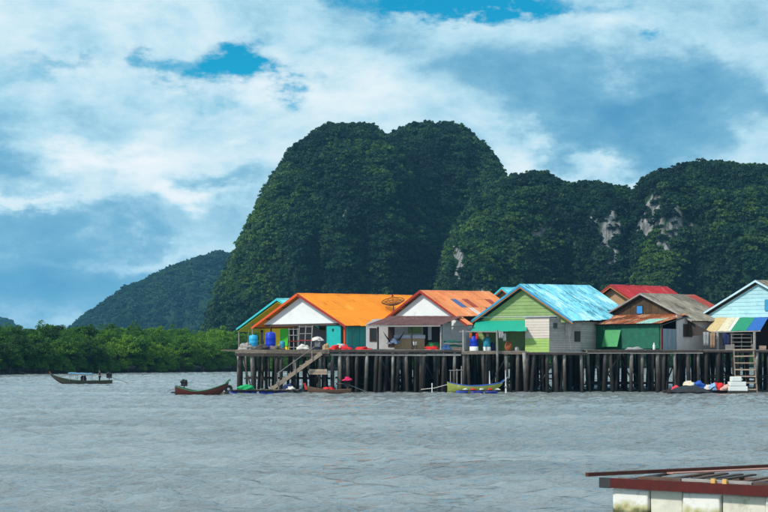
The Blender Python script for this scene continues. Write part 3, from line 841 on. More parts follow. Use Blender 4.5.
# materials of the roofs
ST = (.6, 3.2, .6)
ORANGE = roof_mat('orange_roof', (.84, .25, .006), (.58, .12, .006), (.90, .36, .03), .10, .6, .09, .10)
SALMON = roof_mat('salmon_roof', (.80, .25, .085), (.62, .13, .035), (.85, .46, .30), .12, .6, .12, .12)
TEALR = roof_mat('teal_roof', (.16, .60, .66), (.07, .38, .42), (.45, .75, .78), .08)
BLUER = roof_mat('pale_blue_roof', (.22, .66, .80), (.06, .20, .26), (.62, .86, .90), .19, .55, .14, .2)
GREYR = roof_mat('grey_roof', (.24, .20, .155), (.10, .08, .06), (.40, .34, .27), .16, .8, .25, .2)
RUSTR = roof_mat('rust_roof', (.36, .085, .02), (.10, .03, .015), (.62, .36, .22), .2, .8, .2, .2)
REDR = roof_mat('red_roof', (.44, .020, .025), (.22, .014, .016), (.58, .12, .11), .12)
BROWNR = roof_mat('brown_porch_roof', (.17, .072, .064), (.09, .03, .028), (.34, .17, .14), .12, .6, .15)
PBLUE = mat('blue_patch', (.07, .12, .27), .6, .1, 2); PWHITE = mat('pale_patch', (.70, .50, .42), .6, .1, 2)
PRED = mat('dark_red_patch', (.36, .05, .03), .6, .15, 2)
TEAL = mat('teal_paint', (.01, .40, .38), .6, .16, 2, (.03, .26, .25), .05, rand=.06)
TEALD = mat('deep_teal_paint', (.006, .27, .26), .6, .14, 2)
ORTRIM = mat('orange_red_trim', (.72, .09, .012), .5, .1, 3)
REDTRIM = mat('red_brown_trim', (.34, .025, .015), .55, .15, 3)
TEALTRIM = mat('teal_trim', (.04, .50, .55), .5, .1, 3)
BLUETRIM = mat('blue_trim', (.05, .30, .50), .5, .12, 3)
YELLOW = mat('yellow_paint', (.86, .62, .01), .6, .1, 2)
LIME = mat('lime_soffit', (.42, .46, .02), .7, .12, 2)
BGREEN = mat('bright_green_paint', (.05, .55, .03), .6, .1, 2)
GREENW = mat('apple_green_paint', (.25, .36, .13), .65, .16, 1.5, (.16, .25, .09), .07, rand=.08)
LIMEW = mat('lime_board_paint', (.34, .50, .13), .65, .14, 2, (.24, .36, .1), .04, rand=.06)
CREAMW = mat('cream_board_paint', (.66, .56, .48), .7, .10, 2, (.5, .42, .36), .03, rand=.06)
GREYW = mat('grey_board', (.46, .38, .35), .8, .18, 3, (.2, .15, .14), .05, rand=.14)
PINKW = mat('pinkish_render', (.66, .54, .51), .8, .12, 2, (.28, .22, .2), .03)
PALEW = mat('pale_render', (.60, .57, .56), .8, .14, 2, (.36, .32, .30), .07)
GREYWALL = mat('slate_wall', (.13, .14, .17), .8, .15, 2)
DGREEN = mat('dark_green_shutter', (.012, .125, .075), .7, .28, 2.5, (.02, .075, .05), .10)
MGREEN = mat('mid_green_shutter', (.055, .30, .10), .6, .14, 2)
BROWNG = mat('brown_gable', (.075, .045, .022), .8, .35, 2, (.14, .09, .03), .08, rand=.25)
SKYBLUE = mat('blue_window_paint', (.03, .26, .62), .6, .08, 3)
PBLUEW = mat('pale_blue_boards', (.42, .68, .74), .65, .12, 1.8, (.26, .50, .58), .09, rand=.08)
BROWNWIN = mat('brown_window', (.05, .025, .018), .5, .2, 5)
GLASS = mat('dark_pane', (.01, .012, .014), .12, .1, 3, spec=.6)
TAN = mat('tan_panel', (.42, .27, .15), .75, .15, 4)
CORR = mat('grey_corrugated', (.26, .30, .34), .55, .22, 3, (.14, .10, .09), .08, stretch=(1, 1, .3))
TARP = mat('turquoise_tarp', (.012, .37, .25), .5, .12, 2)

def house_yellow():
    H = House('house', 'yellow house with a teal roof and lime soffit, leftmost in the village', (-11.27, 158.0), 6.2, 13, 9.5, 6.43, ZD)
    H.roof(TEALR, 12, 2, TEALTRIM, .22)
    for sx in (-1, 1):
        a, b = Vector((0, .04, H.zr - .34)), Vector((sx * H.h, .04, H.ze - .3))
        MB().prism([a, b, b + Vector((0, 3.1, 0)), a + Vector((0, 3.1, 0))], (0, 0, .03)).build('soffit', LIME, H.root)
    MB().prism([(p[0], 3.0, p[1]) for p in [(-5.5, 0), (5.5, 0), (5.5, 2.5), (0, 5.0), (-5.5, 2.5)]], (0, .1, 0)).build('wall', YELLOW, H.root)
    H.box_walls(3.1, 12.6, YELLOW, 5.5)
    H.panel(260.3, 264.2, 329.5, 345, 2.98, 'window', GLASS, .03, frame=YELLOW, fw=.06)
    H.panel(280.5, 290, 329, 346, 2.95, 'door', BGREEN, .06)
    for px in (239.0, 252.5):
        p = H.front(px, 340, .5); MB().tube([(p.x, .5, -.02), (p.x, .5, H.roof_z(p.x) - .2)], .07, 6).build('post', WOODG, H.root)

def house_orange():
    H = House('house', 'house with the bright orange roof, white gable and teal door', (-8.77, 151.5), 6.66, 17.7, 9.76, 6.44, ZD, rise=.35)
    H.roof(ORANGE, 16, 4, ORTRIM, .26, rake_r=REDTRIM)
    zb = 2.68
    MB().prism([(a, .6, b) for a, b in H.gable_poly(zb)], (0, .06, 0)).build('gable', WHITE, H.root)
    MB().bar((-5.3, .66, zb - .12), (5.3, .66, zb - .12), .14, .2).build('tie_beam', WOODD, H.root)
    # recessed front
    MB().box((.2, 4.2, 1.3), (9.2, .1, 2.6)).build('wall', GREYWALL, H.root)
    d = H.panel(327, 341.6, 324, 348.3, .75, 'door', TEAL, .07, frame=TEALD, fw=.05)
    p = H.front(333, 330, .68); MB().box((p.x, .655, p.z), (.2, .04, .26)).build('vent', GLASS, d)
    c = H.front(343.4, 330, .6)
    MB().bar((c.x + .08, .7, 0), (c.x + .08, .7, 2.5), .16, .16).build('post', ORTRIM, H.root)
    xs = c.x + .08
    q1 = H.side(345.3, 340, xs).y; q2 = H.side(348, 340, xs).y
    MB().box((xs, (.85 + q2) / 2, 1.2), (.08, q2 - .85, 2.4)).build('wall', TEAL, H.root)
    MB().box((xs - .03, (q2 + .05 + 9) / 2, 1.2), (.08, 9 - q2 - .05, 2.4)).build('wall', TEALD, H.root)
    for k in range(4):
        yy = q2 + .6 + k * 1.1; MB().box((xs + .025, yy, 1.2), (.03, .06, 2.34)).build('batten', TEALD, H.root)
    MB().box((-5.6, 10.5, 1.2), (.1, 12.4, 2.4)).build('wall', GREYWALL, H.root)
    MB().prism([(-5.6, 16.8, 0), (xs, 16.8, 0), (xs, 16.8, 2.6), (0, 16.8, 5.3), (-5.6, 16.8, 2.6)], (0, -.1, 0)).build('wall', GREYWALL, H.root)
    for px in (271, 300):
        p = H.front(px, 340, .66); MB().bar((p.x, .66, 0), (p.x, .66, zb - .02), .13, .13).build('post', WOODD, H.root)
    return H

def lean_roof(H, m, x0, x1, y0, y1, z0, z1, cols, rows, name, patches=None, per=.25, amp=.025, skew=0.0):
    """lean-to roof in a house's frame: from z0 at y0 (against the house) out to z1 at y1 (the eave)"""
    f = MB()
    for k in (.06, .5, .94):
        yy = y0 + (y1 - y0) * k; zz = z0 + (z1 - z0) * k - .11; f.bar((x0 + .06, yy, zz), (x1 - .06, yy, zz), .07, .1)
    for k in range(5):
        xx = x0 + .1 + (x1 - x0 - .2) * k / 4; f.bar((xx, y0, z0 - .2), (xx, y1 + .05, z1 - .2), .06, .09)
    rf = f.build(name, WOODD, H.root)
    e_x = Vector((1, 0, 0)); e_s = Vector((0, y1 - y0, z1 - z0)); sl = e_s.length; e_s.normalize()
    w = (x1 - x0) / cols; ln = sl / rows; me = corr_sheet(w * 1.03, ln * 1.05, max(3, round(w / per)), amp, m)
    nn = e_x.cross(e_s); nn = nn if nn.z > 0 else -nn
    for r_ in range(rows):
        for c in range(cols):
            pm = patches(r_, c) if patches else None
            o = obj('roof_sheet', me, rf, mat=pm)
            p = Vector((x0 + (c + .5) * w, y0, z0)) + e_s * (r_ + .5) * ln + nn * (.02 + .012 * (rows - r_) + .006 * (c % 2) + rnd.uniform(-.004, .012))
            o.matrix_local = Matrix.Translation(p) @ Matrix((e_x, e_s, e_x.cross(e_s))).transposed().to_4x4() @ Matrix.Rotation(rnd.uniform(-.012, .012), 4, 'Z')
    return rf

def house_salmon():
    H = House('house', 'house with the patched salmon roof, white gable and brown porch roof', (3.564, 148.5), 5.97, 11.1, 9.93, 6.48, ZD, rise=.25)
    def pat(sx, r, c):
        if sx < 0: return None
        if (r, c) == (1, 3): return PBLUE
        if (r, c) == (2, 4): return PWHITE
        if (r, c) in ((1, 5), (1, 9)): return PRED
        return None
    H.roof(SALMON, 12, 4, REDTRIM, .24, patches=pat, ends={.7: 3.2, .97: .95})
    zb = 2.35
    MB().prism([(a, .5, b) for a, b in H.gable_poly(zb)], (0, .06, 0)).build('gable', WHITE, H.root)
    yb = .62
    MB().box((0, yb + .05, 1.2), (10.7, .1, 2.4)).build('wall', PALEW, H.root)
    H.box_walls(.75, 10.6, PALEW, 5.3, skip='r')
    MB().box((5.3, 1.15, 1.2), (.1, .9, 2.4)).build('wall', PALEW, H.root)
    # the porch stands square to the deck edge, not to the house: its own wall, roof and posts
    def wl(px, py, Yw): return H.Mi @ P(px, py, Yw)
    YW, YE = 145.0, 142.3
    rz = R(42)
    def wpanel(px0, px1, py0, py1, name, m, th=.05, frame=None, fw=.08, off=0.0):
        a_, b_ = wl(px0, py0, YW - off), wl(px1, py1, YW - off)
        nn = H.Mi.to_3x3() @ Vector((0, -1, 0))
        return slab(a_, b_, nn, name, m, th, H.root, frame, fw)
    MB().prism([wl(366, 349.2, YW), wl(442.5, 349.2, YW), wl(442.5, 319, YW), wl(374, 319, YW), wl(366, 324, YW)], H.Mi.to_3x3() @ Vector((0, .1, 0))).build('porch_wall', PALEW, H.root)
    e0 = H.Mi.to_3x3() @ Vector((.669, .743, 0))
    w0 = wl(442.5, 349.2, YW); MB().prism([w0, w0 + e0 * 1.4, w0 + e0 * 1.4 + Vector((0, 0, 2.9)), w0 + Vector((0, 0, 2.7))], H.Mi.to_3x3() @ Vector((-.1, 0, 0))).build('porch_wall', PALEW, H.root)
    wpanel(369.5, 376.5, 328, 341.5, 'window', GLASS, .03, BROWNWIN, .16)
    wpanel(388, 394.5, 326, 347, 'door', BROWNWIN, .05)
    wpanel(408, 421.5, 325.5, 333.5, 'panel', GREENW, .05)
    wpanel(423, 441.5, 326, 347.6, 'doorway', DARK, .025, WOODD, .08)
    wpanel(428, 431.5, 326, 340, 'door_post', PALEW, .05, None, .08, .06)
    n = 15; ln = []; ze_, zt_ = Z(325.2, YE), Z(317.3, YE + 3.1)
    nrm = Vector((0, -(zt_ - ze_), 3.1)).normalized()
    B3 = H.Mi.to_3x3()
    fr2 = MB()
    for k in (.08, .5, .92):
        o_ = Vector((2.05 * k, 3.1 * k, (zt_ - ze_) * k - .12)); fr2.bar(wl(366.5, 325.2, YE) + B3 @ o_, wl(440, 325.2, YE) + B3 @ o_, .08, .1)
    pr = fr2.build('porch_roof', WOODD, H.root)
    xl_, xr_ = X(366, YE), X(440.5, YE); w_ = (xr_ - xl_) / n
    vs, fs = [], []; c_ = 12
    for j in range(2):
        for i in range(c_ + 1):
            vs.append(Vector((w_ * 1.03 * i / c_ + 2.35 * j, 3.5 * j, (zt_ - ze_) * 3.5 / 3.1 * j)) + nrm * .03 * math.sin(i * math.pi / 2))
    fs = [(i, i + 1, c_ + 2 + i, c_ + 1 + i) for i in range(c_)]
    sm_ = MB().add(vs, fs, True).mesh('roof_sheet', BROWNR)
    for k in range(n):
        o = obj('roof_sheet', sm_, pr); o.matrix_local = Matrix.Translation(H.Mi @ Vector((xl_ + w_ * k, YE - .05, ze_ + .02 + .008 * (k % 2) + rnd.uniform(-.01, .01)))) @ B3.to_4x4()
    MB().bar(wl(366.3, 326.3, YE - .06), wl(440.3, 325.9, YE - .06), .05, .13).build('eave_board', WOODG, H.root)
    for px, m_ in ((378, WOODD), (411.5, WOODD), (441, WOODG)):
        p = wl(px, 349, YE + .3); MB().bar((p.x, p.y, -.02), (p.x, p.y, ze_ - ZD - .05), .13, .13).build('post', m_, H.root)
    return H

def house_teal_small():
    H = House('house', 'small teal roof with an orange gable peeping up behind the green house', (12.8, 163.0), 4.6, 8, 10.9, 7.7, ZD)
    H.roof(TEALR, 8, 2, TEALTRIM, .2, ORTRIM)
    MB().prism([(a, .6, b) for a, b in H.gable_poly(2.9)], (0, .06, 0)).build('gable', mat('ochre_gable', (.35, .17, .05), .7), H.root)
    MB().box((0, .75, 1.4), (8.0, .1, 2.8)).build('wall', PALEW, H.root); H.box_walls(.85, 7.6, PALEW, 4.0)

def house_green():
    zf = 3.98
    H = House('house', 'apple green boarded house with the streaked pale blue roof and turquoise awning', (13.1, 144.5), 5.4, 17.6, 10.33, 6.80, zf, phi=30, rise=.62)
    H.roof(BLUER, 17, 4, BLUETRIM, .24, mat('orange_brown_trim', (.45, .16, .05), .6, .15, 3))
    YA = 141.9
    c = H.Mi @ Vector((X(549.3, YA), YA, zf)); cx, cyy = c.x, c.y
    ztop = Z(317.5, YA) - zf; zbot = Z(352, YA) - zf; zmid = Z(339.5, YA) - zf
    top = H.zr - .42; zs = top - 4.85 * H.slope; zm = min(ztop - .15, zs - .05)
    up = [(-4.85, zm), (4.85, zm), (4.85, zs), (0, top), (-4.85, zs)]; low = [(-4.85, .05), (cx - .1, .05), (cx - .1, zm), (-4.85, zm)]
    g = MB().prism([(a, .62, b) for a, b in up], (0, .06, 0)).prism([(a, .62, b) for a, b in low], (0, .06, 0)).build('front_wall', GREENW, H.root)
    boards(g, (0, .61, 0), (1, 0, 0), (0, -1, 0), low, .34, GREENW); boards(g, (0, .61, 0), (1, 0, 0), (0, -1, 0), up, .34, GREENW)
    MB().bar((-4.8, .54, 3.32), (4.6, .54, 3.32), .03, .07).build('pipe', PALEW, H.root)
    H.box_walls(.75, 17.2, GREYW, 4.85, skip='r')
    # annex at the near corner: cream over lime in front, grey boards along the side
    wl = 2.5
    an = MB().box((cx - wl / 2, cyy + .8, (ztop + zbot) / 2), (wl - .06, 1.5, ztop - zbot)).build('annex', GREYW, H.root)
    boards(an, (cx - wl, cyy + .03, 0), (1, 0, 0), (0, -1, 0), [(0, zbot), (wl, zbot), (wl, ztop), (0, ztop)], .26, lambda i, z: LIMEW if z < zmid - .1 else CREAMW, lap=.02)
    sd_ = Vector((4.9 - cx, 4.2, 0)); sl_ = sd_.length; sd_.normalize(); sn = Vector((sd_.y, -sd_.x, 0))
    boards(an, (cx - .03, cyy + .08, 0), sd_, sn, [(0, zbot), (sl_, zbot), (sl_, ztop - .3), (1.6, ztop - .05), (0, ztop)], .22, GREYW, lap=.02)
    boards(an, (4.9, cyy + 4.25, 0), (0, 1, 0), (1, 0, 0), [(0, zbot), (9, zbot), (9, ztop - .3), (0, ztop - .3)], .22, GREYW, lap=.02)
    MB().box((cx - wl / 2, cyy + .72, ztop + .05), (wl + .25, 1.7, .07)).build('annex_roof', CORR, H.root)
    def on_side(t_, z_, w_, h_, nm, m_):
        ctr = Vector((cx, cyy + .08, 0)) + sd_ * t_ + sn * .06 + Vector((0, 0, z_))
        MB().box(ctr, (w_, .05, h_), Matrix((sd_, sn, (0, 0, 1))).transposed()).build(nm, m_, H.root)
    on_side(.75, ztop - .75, .5, .5, 'window', GLASS); on_side(2.6, ztop - 1.1, .9, 1.3, 'shutter', GREYW); on_side(3.9, ztop - 1.75, .8, 1.0, 'shutter', WOODD)
    # turquoise awning over the drums, on tall poles
    zb_ = Z(331, 142.6) - zf
    pl, pr = H.Mi @ Vector((X(470.5, 144.0), 144.0, 0)), H.Mi @ Vector((X(526.5, 141.7), 141.7, 0))
    bl, br = H.front(476, 321, .5), H.front(527, 321, .5)
    tv = []; n = 14
    for j in range(5):
        for i in range(n + 1):
            t_, s_ = i / n, j / 4
            a = Vector((bl.x + (br.x - bl.x) * t_, .5, bl.z)); b = Vector((pl.x + (pr.x - pl.x) * t_, pl.y + (pr.y - pl.y) * t_, zb_))
            p = a.lerp(b, s_); p.z -= .09 * math.sin(math.pi * s_) + .05 * abs(math.sin(t_ * math.pi * 4)) * s_; tv.append(p)
    mb = MB(); fs = [(j * (n + 1) + i, j * (n + 1) + i + 1, (j + 1) * (n + 1) + i + 1, (j + 1) * (n + 1) + i) for j in range(4) for i in range(n)]
    mb.add(tv, fs, True)
    aw = mb.build('awning', TARP, H.root)
    for (px, Yp) in ((463.3, 142.2), (497.0, 141.7)):
        p = H.Mi @ Vector((X(px, Yp), Yp, zf)); MB().tube([(p.x, p.y, -zf - .8), (p.x + .05, p.y, -1), (p.x, p.y, Z(330, Yp) - zf)], [.13, .11, .10], 8).build('pole', PILE, aw)
    a = H.Mi @ Vector((X(459, 142.3), 142.3, 0)); b = H.Mi @ Vector((X(503, 141.6), 141.6, 0))
    MB().bar((a.x, a.y, zb_ - .06), (b.x, b.y, zb_ - .1), .09, .12).build('pole', WOODG, aw)
    return H

def house_red():
    H = House('house', 'house with the red roof rising behind the grey roofed one', (24.9, 165.0), 5.5, 11.8, 11.3, 8.0, ZD, rise=.2)
    H.roof(REDR, 12, 2, REDTRIM, .22, mat('ochre_trim', (.5, .2, .06), .6))
    MB().prism([(a, .7, b) for a, b in H.gable_poly(3.0)], (0, .06, 0)).build('gable', mat('tan_gable', (.42, .25, .13), .7, .15, 2), H.root)
    MB().box((0, .85, 1.5), (9.4, .1, 3.0)).build('wall', TAN, H.root); H.box_walls(.95, 11.4, TAN, 4.7)

def house_grey():
    H = House('house', 'brown gabled house with the mossy grey roof, rusty lean-to and green shutters', (25.6, 149.9), 5.8, 10.6, 9.7, 6.9, ZD, rise=.15)
    def pat(sx, r, c): return PRED if sx > 0 and r < 2 and c in (8, 9) else None
    H.roof(GREYR, 10, 4, WOODG, .16, patches=pat)
    g = MB().prism([(a, .5, b) for a, b in H.gable_poly(1.4)], (0, .06, 0)).build('gable', WOODD, H.root)
    boards(g, (0, .5, 0), (1, 0, 0), (0, -1, 0), [(-5.4, 1.4), (5.4, 1.4), (5.4, 2.9), (0, H.zr - .3), (-5.4, 2.9)], .36, BROWNG, vertical=True, lap=0)
    for (pa, pb, ya, yb_) in ((636.5, 643, 305.5, 314), (606.5, 612, 310, 314.5)):
        H.panel(pa, pb, ya, yb_, .45, 'window', SKYBLUE, .04, frame=BROWNWIN, fw=.05)
    H.box_walls(.6, 10.2, PINKW, 5.1)
    H.spanel(683.5, 692, 324, 337, 5.19, 'window', BROWNWIN, .04, frame=WOODD, fw=.06)
    # lean-to in front: rusty roof over green shutters
    Yc = 143.2
    c = H.Mi @ Vector((X(662, Yc), Yc, ZD)); l = H.Mi @ Vector((X(588, Yc + 6), Yc + 6, ZD))
    yl = c.y; xl = H.front(587.5, 340, yl).x; xr = c.x
    z1 = Z(323.0, Yc) - ZD; z0 = Z(314.5, 148) - ZD
    def pat2(r, c_):
        return mat('mint_patch', (.32, .52, .42), .6) if (r == 1 and c_ in (8, 9)) else None
    lean_roof(H, RUSTR, xl - 1.9, xr + .15, .45, yl - .45, z0, z1 - .05, 11, 2, 'lean_to_roof', pat2)
    wall = MB().box(((xl + xr) / 2, yl + .06, z1 / 2 - .05), (xr - xl, .1, z1 - .15)).build('lean_to_wall', DGREEN, H.root)
    for (pa, pb, nm, m_) in ((589.3, 605, 'shutter', DGREEN), (621.5, 659.5, 'shutter', DGREEN)):
        H.panel(pa, pb, 325.5, 348.5, yl - .005, nm, m_, .05, frame=DGREEN, fw=.09)
    H.panel(586.5, 588.8, 325, 349, yl - .03, 'post', mat('red_post', (.45, .012, .03), .6), .12)
    a, b = H.front(605.5, 326, yl - .1), H.front(621, 326, yl - .1)
    zb2 = Z(346.5, 143.5) - ZD
    MB().prism([(a.x, yl - .1, 1.95), (b.x, yl - .1, 1.95), (b.x, yl - .75, zb2), (a.x, yl - .75, zb2)], (0, -.04, 0)).build('shutter', MGREEN, H.root, label='lighter green shutter propped open at an angle')
    MB().box((xr - .05, yl + .02, 1.05), (.12, .14, 2.1)).build('post', mat('dark_red_post', (.22, .012, .015), .6), H.root)
    # corrugated end of the lean-to
    yp = H.side(676.5, 340, 5.1).y
    c0, c1 = Vector((xr + .05, yl + .12, 0)), Vector((5.12, yp, 0)); dv = c1 - c0; k = max(2, round(dv.length / .8)); dv.normalize()
    wd = (c1 - c0).length / k; sh = corr_sheet(wd * 1.04, 2.0, 4, .03, CORR)
    for i in range(k):
        o = obj('wall_sheet', sh, H.root)
        o.matrix_local = Matrix.Translation(c0 + dv * wd * (i + .5) + Vector((0, 0, 1.02))) @ Matrix((dv, (0, 0, 1), dv.cross(Vector((0, 0, 1))))).transposed().to_4x4()
    MB().prism([(5.13, yp, 0), (5.13, .62, 0), (5.13, .62, H.roof_z(5.1) - .15), (5.13, yp, z0 - .12)], (-.1, 0, 0)).build('wall', PINKW, H.root)
    return H

def house_blue():
    H = House('house', 'house with the pale blue boarded gable and striped awning, rightmost in the village', (36.4, 147.0), 7.3, 12, 10.85, 6.95, ZD, rise=.2)
    H.roof(GREYR, 10, 3, mat('pale_blue_trim', (.52, .72, .80), .6, .12, 3, (.3, .42, .46), .04), .20)
    zb = Z(317.5, 148) - ZD
    top = H.zr - .3; hw = (top - zb) / H.slope
    g = MB().prism([(-hw, .45, zb), (hw, .45, zb), (0, .45, top)], (0, .06, 0)).build('gable', PBLUEW, H.root)
    boards(g, (0, .44, 0), (1, 0, 0), (0, -1, 0), [(-hw, zb), (hw, zb), (0, top)], .38, PBLUEW)
    MB().bar((-7, .5, zb - .1), (7, .5, zb - .1), .12, .18).build('tie_beam', WOODD, H.root)
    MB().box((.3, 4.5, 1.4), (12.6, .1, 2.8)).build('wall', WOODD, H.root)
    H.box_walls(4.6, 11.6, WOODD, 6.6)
    p = H.front(767.5, 305, .4); MB().box((p.x, .33, p.z), (.5, .12, 1.1)).build('shutter', BLUETRIM, H.root)
    # striped awning hung below the gable, each strip a sheet
    tl, tr_ = H.front(716, 317.5, .3), H.front(768.5, 317.5, .3)
    blw = H.Mi @ Vector((X(704.5, 146.8), 146.8, Z(332, 146.8))); brw = H.Mi @ Vector((X(760.5, 143.0), 143.0, Z(330.5, 143.0)))
    aw = MB().bar(blw + Vector((0, 0, -.05)), brw + Vector((0, 0, -.05)), .07, .09).build('awning', WOODG, H.root)
    cols = [(0, .22, (.62, .44, .21)), (.22, .40, (.68, .58, .40)), (.40, .47, (.70, .68, .60)), (.47, .75, (.015, .25, .13)), (.75, 1.0, (.02, .12, .42))]
    for i, (s0, s1, cc) in enumerate(cols):
        mb = MB(); n = 4; vs = []
        for j in range(4):
            for k in range(n + 1):
                s_ = s0 + (s1 - s0) * k / n - (.004 if k == n else 0); a = tl.lerp(tr_, s_); b = blw.lerp(brw, s_); q = a.lerp(b, j / 3)
                q.z += .03 * math.sin(k / n * math.pi) + rnd.uniform(-.02, .02); vs.append(q)
        fs = [(j * (n + 1) + k, j * (n + 1) + k + 1, (j + 1) * (n + 1) + k + 1, (j + 1) * (n + 1) + k) for j in range(3) for k in range(n)]
        mb.add(vs, fs, True); mb.build('awning_strip', mat('awning_%s' % ('tan', 'cream', 'white', 'green', 'blue')[i], cc, .7, .22, 2.5), aw)
    for (px, Yp) in ((717.6, 145.0), (754.5, 143.0)):
        p = H.Mi @ Vector((X(px, Yp), Yp, 0)); MB().tube([(p.x, p.y, -.03), (p.x, p.y, Z(332, Yp) - ZD)], .13, 8).build('post', WOODG, H.root)
    # bulwark under the awning
    return H

house_yellow(); HA = house_orange(); HB = house_salmon(); house_teal_small(); HC = house_green(); house_red(); HD = house_grey(); HE = house_blue()
def trim(H, other, inset=.25):
    """drop the roof sheets of H that would lie inside the neighbouring house"""
    bpy.context.view_layer.update()
    for o in list(H.rf.children):
        if not o.name.startswith('roof_sheet'): continue
        p = other.Mi @ o.matrix_world.translation
        if abs(p.x) < other.h - inset and .3 < p.y < other.L and p.z < other.roof_z(p.x, p.y) - .1: bpy.data.objects.remove(o)
trim(HA, HB); trim(HB, HC)
for o in list(HB.rf.children):        # the salmon roof stops where the green house's eave begins
    if o.name.startswith('roof_sheet'):
        p = HC.Mi @ o.matrix_world.translation
        if p.x > -HC.h + .1 and p.y > -1.5: bpy.data.objects.remove(o)
trim(HC, HD); trim(HD, HE)

# ------------------------------------------------------------------ things on the decks
def drum(name, label, cat, px, Y, z, r, h, m, base=None, lid=None, group=None):
    t = thing(name, label, cat, (X(px, Y), Y, z), rnd.uniform(0, 6), group)
    MB().lathe([(r * .93, 0), (r, .04 * h), (r, .32 * h), (r * 1.035, .34 * h), (r, .37 * h), (r, .62 * h), (r * 1.035, .65 * h), (r, .68 * h), (r * .98, .9 * h), (r * .8, .98 * h), (.02, 1.0 * h)], 18).build('body', m, t)
    MB().lathe([(r * .32, 0), (r * .32, .05), (.01, .06)], 12, (0, 0, h * .985)).build('lid', lid or m, t)
    if base: MB().lathe([(r * 1.08, 0), (r * 1.08, .3 * h), (r * 1.0, .3 * h)], 18, (0, 0, -.005)).build('base', base, t)
    return t
CYAN = mat('cyan_plastic', (.03, .42, .68), .45, .1, 2); TEALB = mat('teal_plastic', (.03, .27, .40), .45, .1, 2)
drum('water_tank', 'tall deep blue water tank in front of the yellow wall', 'water tank', 270.6, 146.5, ZD, .50, 1.75, BLUEP)
drum('water_tank', 'squat cyan water tank near the left end of the deck', 'water tank', 253.3, 146.5, ZD + .35, .42, 1.1, CYAN)
drum('barrel', 'small teal barrel beside the bright green door', 'barrel', 282.3, 145.5, ZD, .27, .85, TEALB)
drum('barrel', 'blue drum with a white foot under the turquoise awning', 'barrel', 474, 144.6, 3.98, .40, 1.42, BLUEP, WHITE)
drum('barrel', 'pale teal drum with a white foot beside the awning pole', 'barrel', 487, 144.6, 3.98, .36, 1.30, mat('pale_teal_plastic', (.03, .32, .45), .45, .1, 2), WHITE)
drum('barrel', 'low dark blue tub next to the pale teal drum', 'barrel', 492.5, 145.0, 3.98, .22, .8, mat('navy_plastic', (.01, .03, .16), .45))
# crate under the cyan tank
t = thing('crate', 'low grey timber crate under the cyan water tank', 'crate', (X(253.3, 146.5), 146.5, ZD))
for k in range(3):
    MB().box((0, -.42 , .06 + k * .11), (1.05, .03, .09)).build('slat', WOODG, t); MB().box((0, .42, .06 + k * .11), (1.05, .03, .09)).build('slat', WOODG, t)
for sx in (-1, 1): MB().box((sx * .5, 0, .17), (.06, .8, .34)).build('end_board', WOODG, t)
MB().box((0, 0, .33), (.96, .8, .03)).build('top_board', WOODG, t)
t = thing('jar', 'pinkish plastic jar standing on the pale teal drum', 'jar', (X(487.5, 144.6), 144.6, 3.98 + 1.37))
MB().lathe([(.13, 0), (.15, .04), (.15, .26), (.08, .34)], 14).build('body', mat('pinkish_plastic', (.62, .36, .28), .5), t); MB().lathe([(.09, 0), (.09, .06), (.01, .07)], 12, (0, 0, .34)).build('lid', RED, t)
t = thing('pot', 'round orange brown pot on the deck below the awning', 'pot', (X(508.5, 143.4), 143.4, 3.98))
MB().lathe([(.22, 0), (.36, .2), (.38, .45), (.30, .68), (.22, .74), (.25, .80)], 18).build('body', mat('terracotta', (.36, .10, .03), .7, .2, 5), t)
MB().lathe([(.26, 0), (.2, .06), (.03, .1)], 14, (0, 0, .8)).build('lid', mat('terracotta', (.36, .1, .03)), t)
t = thing('basin', 'grey metal basin turned over beside the orange brown pot', 'basin', (X(517, 143.6), 143.6, 3.98))
MB().lathe([(.34, 0), (.34, .04), (.26, .28), (.22, .36), (.01, .38)], 16).build('body', STEEL, t); MB().lathe([(.06, 0), (.05, .1), (.01, .11)], 8, (0, 0, .375)).build('knob', STEEL, t)

def cloth_heap(name, label, cat, px, Y, z, size, m, seed):
    o = MB().blob((0, 0, size[2] * .35), size, seed).build(name, m); o.location = (X(px, Y), Y, z); o['label'] = label; o['category'] = cat; return o
PALEC = mat('pale_cloth', (.66, .60, .55), .9, .15, 5)
cloth_heap('bundle', 'red cloth bundle at the deck edge, left below the teal door', 'bundle', 334.6, 142.6, ZD, (.36, .3, .34), RED, 1)
cloth_heap('bundle', 'red cloth bundle at the deck edge under the orange corner post', 'bundle', 346.5, 142.6, ZD, (.42, .3, .30), RED, 2)
cloth_heap('net_heap', 'flat spread of red net below the deep teal wall', 'net', 362, 142.6, ZD, (.62, .35, .22), RED, 3)
cloth_heap('bundle', 'crumpled white sheet between the red bundles in front of the teal door', 'bundle', 339.8, 143.2, ZD, (.42, .3, .36), PALEC, 4)
cloth_heap('bundle', 'pale cloth heap at the foot of the fish racks', 'bundle', 303.5, 143.3, ZD, (.5, .35, .34), PALEC, 5)
cloth_heap('bundle', 'tan sack leaning beside the head of the staircase', 'bundle', 326, 143.4, ZD, (.28, .25, .42), TAN, 6)
cloth_heap('net_heap', 'dark green fishing net heaped in the porch', 'net', 433.4, 143.6, ZD + .1, (.5, .35, .5), mat('green_net', (.03, .16, .05), .9, .3, 8), 7)
cloth_heap('bundle', 'red cloth lying under the green net in the porch', 'bundle', 432, 143.1, ZD, (.55, .3, .24), RED, 8)
cloth_heap('bundle', 'grey brown rubbish bundle at the left end of the deck', 'bundle', 245.5, 143.6, ZD, (.55, .4, .4), WOODG, 9)
cloth_heap('bundle', 'dark bundle between the two water tanks', 'bundle', 261.5, 143.2, ZD, (.5, .35, .34), WOODD, 10)
cloth_heap('bundle', 'brown sack low in front of the deep blue tank', 'bundle', 276.5, 143.2, ZD, (.5, .35, .3), WOOD, 11)

